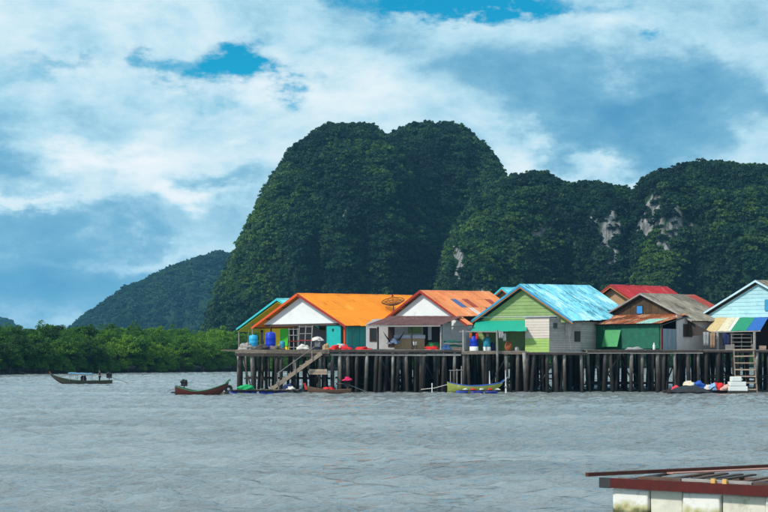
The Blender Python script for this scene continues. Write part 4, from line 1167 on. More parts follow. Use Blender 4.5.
# more of the clutter of the decks
def pole_lean(label, px, Y, h, dx, m=None, r=.03):
    t = MB().tube([(0, 0, 0), (dx * .5, .05, h * .5), (dx, .12, h)], [r, r, r * .8], 6).build('leaning_pole', m or WOODG); t.location = (X(px, Y), Y, ZD); t['label'] = label; t['category'] = 'pole'
pole_lean('thin grey pole leaning beside the cyan water tank', 247.5, 143.4, 1.9, .12)
pole_lean('short dark pole leaning left of the deep blue tank', 264.6, 144.2, 1.5, -.2, WOODD, .04)
pole_lean('long dark pole leaning on the deep teal wall', 351, 144.6, 2.1, .3, WOODD)
pole_lean('grey pole leaning on the grey boards right of the annex', 571, 143.0, 2.2, -.25)
def crate(label, px, Y, z, w, h, m, rz=0.0):
    t = thing('crate', label, 'crate', (X(px, Y), Y, z), rz)
    for k in range(max(2, round(h / .14))):
        zz = h * (k + .5) / max(2, round(h / .14))
        for yy in (-w * .35, w * .35): MB().box((0, yy, zz), (w, .03, .1)).build('slat', m, t)
        for xx in (-w * .48, w * .48): MB().box((xx, 0, zz), (.03, w * .68, .1)).build('slat', m, t)
    MB().box((0, 0, .03), (w * .9, w * .6, .03)).build('base', m, t)
crate('small brown crate between the deep blue tank and the teal barrel', 278.5, 144.6, ZD, .5, .42, WOOD, .3)
crate('dark blue plastic crate by the orange corner post', 350.5, 143.6, ZD, .6, .35, mat('navy_plastic', (.01, .03, .16)))
crate('grey crate at the foot of the dark porch under the striped awning', 729, 143.2, ZD, .7, .5, WOODG, -.2)
crate('pale crate right of the striped awning post', 762.5, 143.2, ZD, .6, .4, WOODB)
cloth_heap('net_heap', 'grey net heap at the deck edge below the dark green shutters', 'net', 633, 142.5, ZD, (.6, .3, .2), mat('grey_cloth', (.28, .28, .29)), 111)
cloth_heap('net_heap', 'blue net heap in the porch beside the shelf', 'net', 446, 142.7, ZD, (.4, .3, .3), mat('blue_net', (.03, .09, .25), .9, .25, 8), 112)

# fish drying racks: leaning lattice frames
def rack(label, px, Y, w, h, rz, lean):
    t = thing('drying_rack', label, 'rack', (X(px, Y), Y, ZD), rz)
    L = Matrix.Rotation(lean, 3, 'X')
    for sx in (-1, 0, 1): MB().bar(L @ Vector((sx * w / 2, 0, 0)), L @ Vector((sx * w / 2, 0, h)), .075, .075).build('upright', WOODG, t)
    for k in range(4):
        z = .25 + (h - .35) * k / 3; MB().bar(L @ Vector((-w / 2 - .08, -.05, z)), L @ Vector((w / 2 + .08, -.05, z)), .06, .07).build('rail', WOODG if k != 1 else REDTRIM, t)
    for sx in (-1, 1): MB().bar(L @ Vector((sx * w / 2, 0, h * .96)), Vector((sx * w / 2, .95, 0)), .06, .06).build('strut', WOODD, t)
rack('larger grey timber lattice rack leaning right beside the stairs', 304.5, 144.3, 1.35, 2.35, R(-20), R(-9))
rack('narrower timber lattice rack standing behind the pale cloth heap', 293.8, 144.8, .85, 2.1, R(15), R(-5))
t = thing('engine', 'grey boat engine with a pale cover standing left of the teal door', 'engine', (X(317.5, 143.6), 143.6, ZD))
MB().box((0, 0, .55), (.5, .5, .5)).build('block', STEEL, t); MB().blob((0, 0, .95), (.36, .34, .30), 21).build('cover', PALEC, t)
for sx in (-1, 1): MB().bar((sx * .32, 0, 0), (sx * .12, 0, .4), .07, .07).build('leg', WOODD, t)
MB().tube([(.2, 0, .6), (.55, -.1, .35), (.8, -.15, .05)], .035, 6).build('shaft', STEEL, t)

# hammock, counter and shelves in the porch of the salmon roofed house
def on_porch(px, Y): return Vector((X(px, Y), Y, 0))
p0, p1 = on_porch(383, 142.9), on_porch(404.5, 143.6)
t = thing('hammock', 'dark hammock slung between the porch posts, sagging with a bundle in it', 'hammock', ((p0.x + p1.x) / 2, (p0.y + p1.y) / 2, ZD))
d = (p1 - p0) / 2; mb = MB(); vs = []
for i in range(17):
    s_ = -1 + i / 8; c = d * s_; zc = .42 + 1.35 * abs(s_) ** 1.5; wd = .34 * (1 - abs(s_) ** 3) + .03
    for j in range(5):
        q = -1 + j / 2; vs.append((c.x + wd * q * .25, c.y + wd * q, zc + .22 * q * q * (1 - abs(s_))))
mb.add(vs, [(i * 5 + j, i * 5 + j + 1, (i + 1) * 5 + j + 1, (i + 1) * 5 + j) for i in range(16) for j in range(4)], True)
mb.build('cloth', mat('hammock_cloth', (.03, .03, .045), .9, .3, 6), t)
MB().blob((0, 0, .66), (.42, .3, .34), 31).build('bundle', mat('blue_grey_cloth', (.16, .2, .3), .9, .3, 6), t)
pc = on_porch(409.5, 144.1)
t = thing('counter', 'tan panelled counter with a pale bluish top in the porch', 'counter', (pc.x, pc.y, ZD))
for k in (-1, 0, 1): MB().box((k * .95, -.3, .55), (.93, .05, 1.08)).build('panel', TAN, t)
MB().box((0, 0, 1.13), (3.0, .8, .08)).build('top', mat('pale_blue_top', (.5, .52, .62), .6), t)
for k in (-1, 1): MB().box((k * 1.43, .02, .55), (.05, .58, 1.08)).build('end_panel', TAN, t)
MB().prism([(-1.5, -.42, 1.16), (1.5, -.42, 1.16), (1.5, -.42, 1.42), (-1.5, -.42, 1.42)], (0, .03, 0)).build('apron', mat('pale_blue_top', (.5, .52, .62)), t)
pc = on_porch(415, 143.0)
t = thing('bucket', 'pale bucket on a dark stool in front of the counter', 'bucket', (pc.x, pc.y, ZD + .42))
MB().lathe([(.15, 0), (.2, .36), (.17, .36), (.13, .05)], 14).build('body', PALEC, t); MB().tube([(-.18, 0, .34), (-.1, 0, .55), (.1, 0, .55), (.18, 0, .34)], .012, 5).build('handle', STEEL, t)
t = thing('stool', 'dark stool holding the pale bucket', 'stool', (pc.x, pc.y, ZD))
MB().box((0, 0, .39), (.42, .42, .05)).build('seat', WOODD, t)
for a in (-1, 1):
    for b in (-1, 1): MB().bar((a * .16, b * .16, 0), (a * .15, b * .15, .37), .05, .05).build('leg', WOODD, t)
pc = on_porch(453, 142.9)
t = thing('shelf', 'open timber shelf against the pale wall, with nets on it', 'shelf', (pc.x, pc.y, ZD), R(-8))
for z in (.12, .62): MB().box((0, 0, z), (2.0, .7, .06)).build('shelf_board', WOODG, t)
MB().box((0, -.38, .0), (2.1, .05, .5)).build('front_board', WOOD, t)
for a in (-1, 1): MB().bar((a * .97, -.3, 0), (a * .97, -.3, .95), .08, .08).build('upright', WOODG, t)
GN = mat('teal_green_net', (.02, .10, .08), .9, .3, 8)
for (z, lab, sd_) in ((.64, 'dark teal net heaped on the upper board of the timber shelf', 41), (.145, 'dark teal net folded on the lower board of the timber shelf', 42)):
    o = MB().blob((0, 0, .06), (.8, .3, .2), sd_).build('net_heap', GN); o.location = (pc.x, pc.y, ZD + z); o.rotation_euler = (0, 0, R(-8)); o['label'] = lab; o['category'] = 'net'

# hanging washing under the turquoise awning and the striped awning
def hang(label, px, Y, ztop, w, h, m, rz=0):
    n = 6; vs = []
    for j in range(5):
        for i in range(n + 1):
            vs.append((w * (i / n - .5) * (1 - .12 * j / 4), .05 * math.sin(i * 1.9 + j * .4) - .02 * j, -h * j / 4 - (.03 * (i % 2) if j == 4 else 0)))
    fs = [(j * (n + 1) + i, j * (n + 1) + i + 1, (j + 1) * (n + 1) + i + 1, (j + 1) * (n + 1) + i) for j in range(4) for i in range(n)]
    o = MB().add(vs, fs, True).build('hanging_cloth', m); o.location = (X(px, Y), Y, ztop); o.rotation_euler = (0, 0, rz); o['label'] = label; o['category'] = 'cloth'
    sm = o.modifiers.new('thick', 'SOLIDIFY'); sm.thickness = .015
ORC = mat('orange_cloth', (.6, .16, .03), .9, .2, 5)
hang('orange cloth hanging left above the blue drum', 470.5, 143.6, Z(333, 143.6), .2, .5, ORC)
hang('red cloth hanging between the blue and pale teal drums', 477, 143.6, Z(333.5, 143.6), .24, .55, RED)
hang('grey bag hanging right of the awning pole', 501, 142.7, Z(332, 142.7), .45, .6, mat('grey_cloth', (.28, .28, .29), .9, .2, 5))
hang('pale bag hanging close to the grey bag under the awning', 504.5, 142.9, Z(333, 142.9), .3, .75, PALEC)
hang('grey washing hanging by the pinkish wall', 706, 144.6, Z(332, 144.6), .55, 1.3, mat('grey_cloth', (.28, .28, .29)))
hang('tan washing hanging left of the grey awning post', 712.5, 144.6, Z(333, 144.6), .5, 1.4, mat('tan_cloth', (.33, .2, .12), .9, .2, 5))
hang('navy cloth hanging behind the striped awning', 726, 145.4, Z(333, 145.4), .7, 1.2, mat('navy_cloth', (.02, .03, .1), .9, .2, 5))
t = thing('shelf', 'pale open rack in the dark porch under the striped awning', 'shelf', (X(741.5, 144.5), 144.5, ZD))
for a in (-1, 0, 1): MB().bar((a * .95, 0, .0), (a * .95, 0, 1.55), .07, .07).build('upright', WOODG, t)
for z in (.35, .75, 1.15, 1.5): MB().box((0, 0, z), (2.0, .4, .06)).build('shelf_board', WOODG, t)
t = thing('bottle', 'white bottle standing at the foot of the green shutters', 'bottle', (X(654, 142.6), 142.6, ZD))
MB().lathe([(.1, 0), (.12, .05), (.12, .4), (.05, .55), (.05, .62), (.01, .63)], 12).build('body', WHITE, t); MB().lathe([(.06, 0), (.06, .06), (.01, .07)], 10, (0, 0, .6)).build('cap', WHITE, t)

# satellite dish on the orange roof
def dish():
    o, d = HA.ray(393.5, 311.5)
    # plane of the right slope in the house's frame: z = zr - x*slope + rise*y/L
    k = (HA.zr - o.x * HA.slope + HA.rise * o.y / HA.L - o.z) / (d.z + d.x * HA.slope - HA.rise * d.y / HA.L)
    b = HA.M @ (o + d * k)
    t = thing('satellite_dish', 'large brown mesh satellite dish on a pole above the orange roof', 'satellite dish', tuple(b))
    m = mat('mesh_brown', (.07, .03, .018), .6, .3, 8); s = b.y / F
    MB().tube([(0, 0, -.15), (0, 0, 7.0 * s)], .05, 8).build('pole', m, t)
    A = Matrix.Rotation(R(20), 3, 'X') @ Matrix.Rotation(R(-7), 3, 'Y'); c = Vector((0, 0, 6.6 * s)); Rr = 11.4 * s
    def pt(r, a): return c + A @ Vector((r * math.cos(a), r * math.sin(a), .36 * Rr * (r / Rr) ** 2))
    for k in range(12): MB().tube([pt(Rr * q, 2 * math.pi * k / 12) for q in (.03, .35, .68, 1)], .022, 5).build('rib', m, t)
    for q in (.3, .52, .76, 1.0):
        MB().tube([pt(Rr * q, 2 * math.pi * k / 36) for k in range(37)], .022 if q < 1 else .035, 5, False).build('ring', m, t)
    # the mesh itself: closely set wires
    w = MB()
    for q in np.linspace(.1, .98, 15): w.tube([pt(Rr * q, 2 * math.pi * k / 24) for k in range(25)], .008, 3, False)
    for k in range(60): w.tube([pt(Rr * q, 2 * math.pi * k / 60) for q in (.12, .4, .7, .98)], .007, 3, False)
    w.build('wire_mesh', m, t, kind='stuff')
    for k in range(3): a = k * 2.09 + .5; MB().tube([pt(Rr * .8, a), c + A @ Vector((0, 0, .8 * Rr))], .016, 5).build('feed_strut', m, t)
    MB().lathe([(.05, 0), (.09, .08), (.09, .2), (.02, .24)], 10, c + A @ Vector((0, 0, .74 * Rr))).build('feed_horn', m, t)
dish()

# staircase down to the raft, and the ladder at the right
def stairs():
    a, b = P(269.5, 389.5, 140.6), P(321.5, 352, 141.6)
    t = thing('staircase', 'sloping timber staircase from the left deck down to the floating raft', 'staircase', tuple(a))
    d = b - a; w = 1.0; yv = Vector((0, w, 0))
    for s_ in (0, 1): MB().bar(yv * s_ - Vector((0, 0, .12)), d + yv * s_ - Vector((0, 0, .12)), .07, .34).build('stringer', WOODD if s_ else WOODB, t)
    for k in range(9):
        q = d * ((k + .6) / 9); MB().box(q + Vector((0, w / 2, .06)), (.50, w - .02, .06)).build('tread', WOODB, t)
        MB().box(q + Vector((-.22, w / 2, -.08)), (.03, w - .06, .22)).build('riser', WOODB, t)
    for (f0, hh) in ((.16, 1.0), (.5, .95), (.82, 1.0)):
        q = d * f0; MB().bar(q + Vector((0, -.08, -.2)), q + Vector((-.05, -.08, hh)), .07, .07).build('rail_post', WOODG, t)
    MB().bar(d * .14 + Vector((0, -.12, .95)), d * .98 + Vector((0, -.12, .98)), .05, .07).build('handrail', WOODG, t)
stairs()
def ladder():
    a = P(736, 393.5, 139.9); b = P(756.5, 352, 141.3); xl, xr = a.x, X(757, 140.2)
    t = thing('ladder', 'wide timber ladder standing in the water at the right end', 'ladder', (xl, 139.9, 0))
    w = xr - xl; rise_ = 4.6
    for q in (0.0, 1.0): MB().bar((w * q, 0, -.6), (w * q + (.12 if q < .5 else -.1), 1.5, rise_), .12, .12).build('side_rail', WOOD, t)
    for k in range(7):
        z = .35 + k * .62; y = 1.5 * (z + .6) / (rise_ + .6); MB().bar((.03, y - .09, z), (w - .03, y - .09, z + rnd.uniform(-.05, .05)), .06, .12).build('rung', WOODB, t)
    MB().bar((w * .55, .3, .2), (w * .5, 1.5, 3.9), .06, .06).build('mid_rail', WOODD, t)
ladder()
# plank jetty stub at the far left and a low board between the piles
t = thing('boom', 'weathered timber boom sticking out left from the deck', 'boom', (X(236, 143), 143, ZD - .08))
MB().bar((-1.35, 0, .06), (.9, .4, -.02), .16, .12).build('spar', WOOD, t); MB().bar((-1.2, .28, .02), (.8, .65, -.06), .1, .1).build('spar', WOODG, t)
t = thing('crossboard', 'broad pale timber crossboard fixed low between piles right of the stairs', 'board', (X(318, 141.7), 141.75, Z(372, 141.7)))
MB().box((0, 0, .14), (1.7, .06, .24)).build('board', WOODB, t); MB().box((.02, 0, -.13), (1.72, .06, .24)).build('board', WOODB, t)

# ------------------------------------------------------------------ boats and rafts
def boat(name, label, px0, px1, Y, beam, rz, z_st, z_bow, hullm, strake, inner, low=.32, loc_z=0.0, bowpow=2.2, flip=1, stripe=None, extra_len=1.0):
    """open wooden long-tail boat, stern at local x=0, bow at x=L (flip=-1 mirrors it)"""
    x0 = X(px0, Y); L = (X(px1, Y) - x0) * extra_len
    t = thing(name, label, 'boat', (x0 if flip > 0 else x0 + L, Y, loc_z), rz)
    n = 24; rings = []
    for i in range(n + 1):
        q = i / n
        b = beam / 2 * (.62 + .38 * math.sin(min(1, q / .5) * math.pi / 2)) * (1 - max(0, (q - .45) / .55) ** 2.0 * .97)
        sh = low + (z_st - low) * max(0, 1 - q / .45) ** 1.6 + (z_bow - low) * max(0, (q - .35) / .65) ** bowpow
        k = -.22 + (z_bow - .18 + .22) * max(0, (q - .62) / .38) ** 2.4
        k = min(k, sh - .05)
        rings.append((flip * L * q, b, sh, k))
    def strip(fn, m, nm, ext=0):
        vs, fs = [], []; c = None
        for (x, b, s_, k) in rings:
            pr = fn(b, s_, k); c = len(pr); vs += [(x + flip * ext * 0, y, z) for y, z in pr]
        for i in range(n):
            for j in range(c - 1): fs.append((i * c + j, i * c + j + 1, (i + 1) * c + j + 1, (i + 1) * c + j))
        mb = MB().add(vs, fs, True)
        if nm == 'hull': mb.add([(rings[0][0], y, z) for y, z in fn(*rings[0][1:])], [tuple(range(c))])
        return mb.build(nm, m, t)
    strip(lambda b, s_, k: [(-b * .985, k + (s_ - k) * .62), (-b * .86, k + (s_ - k) * .28), (-b * .3, k), (b * .3, k), (b * .86, k + (s_ - k) * .28), (b * .985, k + (s_ - k) * .62)], hullm, 'hull')
    for sg in (-1, 1):
        strip(lambda b, s_, k: [(sg * (b * .985), k + (s_ - k) * .60), (sg * (b * 1.03 + .01), k + (s_ - k) * .80), (sg * (b * 1.04 + .012), s_ - .06)], stripe or strake, 'strake')
        strip(lambda b, s_, k: [(sg * (b * 1.04 + .02), s_ - .07), (sg * (b * 1.06 + .03), s_ + .01), (sg * (b * .94), s_ + .015), (sg * (b * .9), s_ - .05)], strake, 'gunwale')
    strip(lambda b, s_, k: [(-b * .95, s_ - .01), (-b * .85, k + (s_ - k) * .4), (-b * .3, k + .06), (b * .3, k + .06), (b * .85, k + (s_ - k) * .4), (b * .95, s_ - .01)], inner, 'lining')
    x, b, s_, k = rings[0]
    MB().prism([(x, -b, s_), (x, b, s_), (x, b * .86, k + .1), (x, b * .3, k), (x, -b * .3, k), (x, -b * .86, k + .1)], (flip * .05, 0, 0)).build('transom', hullm, t)
    for q in (.2, .42, .62):
        x, b, s_, k = rings[int(q * n)]; MB().box((x, 0, s_ - .1), (.22, b * 1.85, .05)).build('thwart', WOOD, t)
    x, b, s_, k = rings[-1]
    MB().bar((x - flip * .25, 0, s_ - .12), (x + flip * .16, 0, s_ + .22), .09, .12).build('stem_post', strake, t)
    t['_len'] = L; return t, rings
GRN = mat('green_boat_paint', (.02, .13, .05), .5, .2, 4); REDB = mat('red_boat_paint', (.085, .018, .012), .55, .25, 4, (.12, .03, .02), .05)
OCHRE = mat('ochre_boat_paint', (.45, .20, .03), .55, .25, 4); BOATBR = mat('brown_boat_wood', (.13, .07, .04), .7, .3, 4, (.06, .035, .025), .06)
YGREEN = mat('yellow_green_boat_paint', (.36, .38, .07), .6, .25, 4, (.62, .62, .48), .09); BLUEB = mat('blue_boat_paint', (.03, .10, .40), .55, .2, 4)
def motor(t, x, z, flip, m=BLACK, s=1.0):
    """car engine on a pivot with its long propeller shaft"""
    e = MB().box((x, 0, z + .28 * s), (.5 * s, .36 * s, .34 * s)).blob((x, 0, z + .50 * s), (.27 * s, .20 * s, .20 * s), 5, flat=False).build('engine', m, t)
    MB().tube([(x, 0, z - .1), (x, 0, z + .15)], .06, 8).build('pivot', STEEL, e)
    MB().tube([(x - flip * .2, 0, z + .25), (x - flip * 1.9 * s, .25, .12)], .03, 6).build('propeller_shaft', STEEL, e)
    MB().tube([(x + flip * .2, 0, z + .35), (x + flip * .9 * s, -.1, z + .42)], .025, 6).build('tiller', STEEL, e)

# 1: long-tail boat under way, bow to the left
def running_boat():
    Y = 190.0
    t, rg = boat('longtail_boat', 'dark long-tail boat under way on open water, with a pale blue canopy', 51, 112, Y, 1.5, R(4), .5, 1.32, WOODD, mat('dark_green_boat', (.022, .035, .014), .6, .2, 4), WOODD, .42, flip=-1, bowpow=2.6)
    L = t['_len']
    q = MB(); vs = []
    for i in range(9):
        for j in range(5):
            u = i / 8; vs.append((-L * (.30 + .40 * u), -.75 + 1.5 * j / 4, 1.36 + .13 * math.sin(math.pi * j / 4) - .12 * (1 - u) + .03 * math.sin(i * 2.2)))
    q.add(vs, [(i * 5 + j, i * 5 + j + 1, (i + 1) * 5 + j + 1, (i + 1) * 5 + j) for i in range(8) for j in range(4)], True)
    c = q.build('canopy', mat('pale_blue_canopy', (.10, .25, .38), .6, .12, 3), t); c.modifiers.new('thick', 'SOLIDIFY').thickness = .03
    for u in (.33, .45, .57, .68):
        for sy in (-1, 1): MB().tube([(-L * u, sy * .66, .25), (-L * u, sy * .7, 1.28)], .025, 5).build('canopy_post', STEEL, t)
    motor(t, -.35, .62, -1, s=1.25)
    cl = MB(); cl.tube([(-L * .985, 0, 1.2), (-L * 1.015, 0, 1.62)], [.09, .05], 6); cl.build('bow_garland', mat('rust_red_cloth', (.30, .07, .03), .9, .3, 6), t)
    MB().blob((-L * .46, 0, .55), (.3, .28, .5), 51).build('gear_bag', BLACK, t)
    person(t.location + Vector((-1.55, .0, 0)), 'person', 'person in dark clothes standing at the stern of the long-tail boat')

def skin_body(name, m, verts, edges, rads, parent=None, sub=2):
    me = bpy.data.meshes.new(name); me.from_pydata([Vector(v) for v in verts], edges, []); me.materials.append(m)
    o = obj(name, me, parent); sk = o.modifiers.new('skin', 'SKIN'); sk.use_smooth_shade = True
    for i, r_ in enumerate(rads): me.skin_vertices[0].data[i].radius = r_ if isinstance(r_, tuple) else (r_, r_); me.skin_vertices[0].data[i].use_root = i == 0
    ss = o.modifiers.new('smooth', 'SUBSURF'); ss.levels = ss.render_levels = sub
    return o
def person(loc, name, label):
    """standing figure, facing -x, one hand reaching back to the tiller; feet on the boat's floor boards"""
    t = thing(name, label, 'person', (loc[0], loc[1], .08))
    skin = mat('skin', (.30, .15, .09), .6, .05); shirt = mat('dark_shirt', (.015, .02, .035), .9, .1, 5); trs = mat('dark_trousers', (.012, .012, .014), .9, .1, 5)
    V = [(0, 0, .92), (0, 0, 1.12), (-.01, 0, 1.36), (-.02, 0, 1.46), (-.03, 0, 1.53), (-.05, 0, 1.63), (-.05, 0, 1.72),
         (0, .10, .86), (-.03, .11, .48), (.02, .12, .06), (-.13, .13, .03), (0, -.10, .86), (-.05, -.11, .48), (.0, -.12, .06), (-.15, -.13, .03),
         (-.01, .19, 1.38), (-.03, .25, 1.10), (-.12, .22, .86), (-.16, .21, .78), (-.01, -.19, 1.38), (.12, -.25, 1.14), (.36, -.20, 1.08), (.45, -.18, 1.08)]
    E = [(0, 1), (1, 2), (2, 3), (3, 4), (4, 5), (5, 6), (0, 7), (7, 8), (8, 9), (9, 10), (0, 11), (11, 12), (12, 13), (13, 14), (2, 15), (15, 16), (16, 17), (17, 18), (2, 19), (19, 20), (20, 21), (21, 22)]
    Rd = [(.13, .10), (.13, .10), (.15, .10), .065, .055, (.10, .085), (.07, .07), .085, .055, .042, .035, .085, .055, .042, .035, .055, .042, .034, .03, .055, .042, .034, .03]
    b = skin_body('body', skin, V, E, Rd, t)
    S = [V[i] for i in (0, 1, 2, 15, 16, 19, 20)]; skin_body('shirt', shirt, S, [(0, 1), (1, 2), (2, 3), (3, 4), (2, 5), (5, 6)], [(.15, .12), (.15, .12), (.17, .12), .07, .058, .07, .058], t)
    S = [V[i] for i in (0, 7, 8, 9, 11, 12, 13)]; skin_body('trousers', trs, S, [(0, 1), (1, 2), (2, 3), (0, 4), (4, 5), (5, 6)], [(.15, .115), .1, .072, .06, .1, .072, .06], t)
    MB().lathe([(.001, .13), (.07, .11), (.105, .05), (.11, -.02), (.10, -.05)], 14, (-.04, 0, 1.66)).build('hair', BLACK, t)
running_boat()

# 2: moored boat left of the raft, bow high to the right
t, rg = boat('longtail_boat', 'moored red and green boat with a high curved bow, left of the raft', 176, 229.5, 134.5, 1.25, R(-6), .82, 1.16, REDB, GRN, BOATBR, .34, bowpow=1.9, stripe=REDB)
motor(t, .75, .66, 1)
# 3: brown boat in front of the piles by the stairs
t, rg = boat('longtail_boat', 'brown timber boat with a red bow post, moored in front of the piles', 304, 351, 138.6, 1.1, R(5), .45, .78, BOATBR, BOATBR, WOODD, .36, flip=-1, bowpow=1.8)
L = t['_len']; MB().bar((-L * .955, 0, .38), (-L * .985, 0, .98), .16, .24, (0, 1, 0)).build('bow_wrap', RED, t)
motor(t, -.35, .55, -1)
MB().blob((-.35, 0, 1.28), (.34, .3, .24), 61).build('engine_cover', mat('crimson_cover', (.62, .01, .09), .7), t)
cloth_heap('bundle', 'red cloth lying on the gunwale of the brown boat', 'bundle', 328, 138.5, .33, (.45, .35, .22), RED, 62)
# 4: yellow green boat with blue lining
t, rg = boat('longtail_boat', 'yellow green boat with a blue rim, tied among the piles', 447.5, 503, 139.8, 1.2, R(3), .90, .88, YGREEN, BLUEB, BLUEB, .55, loc_z=.18, stripe=YGREEN, bowpow=2.4)
for (px, lab) in ((462, 'blue drum floating under the yellow green boat, left one of three'), (477, 'blue drum floating under the yellow green boat, middle one of three'), (491, 'blue drum floating under the yellow green boat, right one of three')):
    t = thing('float_drum', lab, 'drum', (X(px, 138.8), 138.8, .0), 0, 'blue drums floating under the yellow green boat')
    MB().tube([(-.55, 0, .05), (-.5, 0, .05), (.5, 0, .05), (.55, 0, .05)], [.2, .24, .24, .2], 12).build('body', FLOATB, t)
    for sx in (-.25, .25): MB().tube([(sx - .03, 0, .05), (sx + .03, 0, .05)], .255, 12).build('hoop', FLOATB, t)
t = thing('float_line', 'dark timber strip with red and pink floats beside the yellow green boat', 'float line', (X(462, 138.3), 138.3, .25))
MB().bar((-.2, 0, .05), (3.6, .1, .05), .12, .1).build('timber', WOODD, t)
for k in range(5): MB().blob((.3 + .75 * k, 0, .14), (.17, .12, .1), 70 + k).build('float', RED if k % 2 else PALEC, t)
# mooring poles behind it
t = thing('mooring_trestle', 'thin grey pole frame standing in the water behind the yellow green boat', 'trestle', (X(456, 141), 141, 0))
for (px, zt) in ((450.5, 370), (457, 369), (461.5, 366)):
    MB().tube([(X(px, 141) - X(456, 141), 0, -.8), (X(px, 141) - X(456, 141), 0, Z(zt, 141))], .05, 6).build('upright', WOODG, t)
MB().bar((X(449, 141) - X(456, 141), -.06, Z(370.5, 141)), (X(463, 141) - X(456, 141), -.06, Z(370, 141)), .05, .06).build('rail', WOODG, t)
def rope(label, pts, r=.03):
    o = MB().tube([Vector(p) for p in pts], r, 5).build('mooring_rope', ROPE); o['label'] = label; o['category'] = 'rope'
rope('pale rope from the yellow green boat to a pile at its left', [P(447.5, 384.5, 139.8), P(435, 388, 140.5), P(421, 389.5, 141.3)], .035)
rope('rope from the high end of the yellow green boat up to a pile', [P(501, 383.5, 139.8), P(504.5, 380.5, 141), P(508, 377, 142)], .03)
rope('wake line trailing behind the long-tail boat', [P(112, 381.5, 190), P(118, 382, 189), P(126, 383.5, 188)], .02)
for (px, py0, py1, Y, lab) in ((432, 384, 391, 140.6, 'white plastic pipe stub in the water between the piles'), (489.5, 371, 388, 141.2, 'white leaning board against the piles above the yellow green boat'), (505.5, 370, 388, 141.0, 'white leaning board beside the grey pole at the bow')):
    t = thing('marker_board' if py0 < 380 else 'pipe', lab, 'board' if py0 < 380 else 'pipe', (X(px, Y), Y, 0))
    zt = Z(py0, Y)
    if py0 < 380:
        MB().prism([(-.06, 0, -.4), (.12, 0, -.4), (.02, .1, zt), (-.02, .1, zt)], (0, -.04, 0)).build('board', WHITE, t); MB().box((0.02, -.06, .6), (.3, .05, .08)).build('cleat', WOODG, t)
    else:
        MB().tube([(0, 0, -.4), (0.01, 0, zt)], .045, 8).build('pipe', WHITE, t); MB().lathe([(.06, 0), (.06, .1), (.01, .12)], 8, (0.01, 0, zt - .05)).build('cap', WHITE, t)

# 5: raft on blue drums at the left
def raft():
    Y = 139.0; x0, x1 = X(231, Y), X(299, Y)
    t = thing('floating_raft', 'low dark timber raft on blue drums at the foot of the stairs', 'raft', (x0, Y, 0))
    L = x1 - x0
    for k in range(4): MB().bar((0, -.6 + k * .5, .27), (L, -.6 + k * .5, .27), .13, .12).build('beam', WOODD, t)
    for k in range(24): MB().box((L * (k + .5) / 24, .15, .35 + rnd.uniform(-.005, .012)), (L / 24 - .03, 2.0, .04)).build('plank', WOODD if rnd.random() < .75 else WOOD, t)
    for px in (234, 248, 252.5, 264, 270, 282): 
        xx = X(px, Y) - x0; MB().tube([(xx - .42, -.45, .02), (xx - .38, -.45, .02), (xx + .38, -.45, .02), (xx + .42, -.45, .02)], [.2, .24, .24, .2], 12).build('float_drum', FLOATB, t)
    Y2 = 135.6; x0 = X(170.5, Y2)
    t = thing('floating_raft', 'narrow dark timber raft beside the moored red and green boat', 'raft', (x0, Y2, 0)); L = X(228, Y2) - x0
    for k in range(3): MB().bar((0, k * .4, .10), (L, k * .4, .10), .2, .16).build('log', WOODD, t)
    for k in range(11): MB().box((.2 + (L - .4) * k / 10, .4, .20 + rnd.uniform(0, .015)), (.3, 1.1, .04)).build('plank', WOODD, t)
    t = thing('foam_block', 'pale foam block floating at the bow of the red and green boat', 'float', (X(219.5, 134.6), 134.6, -.02))
    MB().box((0, 0, .1), (.78, .5, .3), None, .02).build('block', mat('yellowed_foam', (.66, .58, .40), .8, .1, 4), t); MB().tube([(.0, -.27, .1), (.0, -.27, .27), (0, .27, .27)], .02, 5).build('strap', ROPE, t)
    t = thing('tyre', 'black tyre fender propped at the left end of the raft with drums', 'tyre', (X(228.5, 138.6), 138.6, .38), R(20))
    MB().tube([(.27 * math.cos(a), 0, .27 * math.sin(a) + .05) for a in np.linspace(0, 2 * math.pi, 19)], .13, 8, False).build('tread', BLACK, t); MB().tube([(.16 * math.cos(a), 0, .16 * math.sin(a) + .05) for a in np.linspace(0, 2 * math.pi, 15)], .03, 6, False).build('rim', BLACK, t)
    o = MB().blob((0, 0, .1), (.58, .45, .34), 81).build('net_heap', mat('emerald_net', (.01, .36, .12), .8, .25, 8)); o.location = (X(246.3, 139), 139.1, .37); o['label'] = 'emerald green net heap lying on the raft'; o['category'] = 'net'
    cloth_heap('bundle', 'dark blue bundle on the raft under the stairs', 'bundle', 288, 139.4, .37, (.4, .3, .4), mat('navy_cloth', (.02, .03, .1)), 82)
    cloth_heap('bundle', 'pale bundle on the right end of the raft', 'bundle', 291, 138.6, .37, (.3, .25, .22), PALEC, 83)
raft()

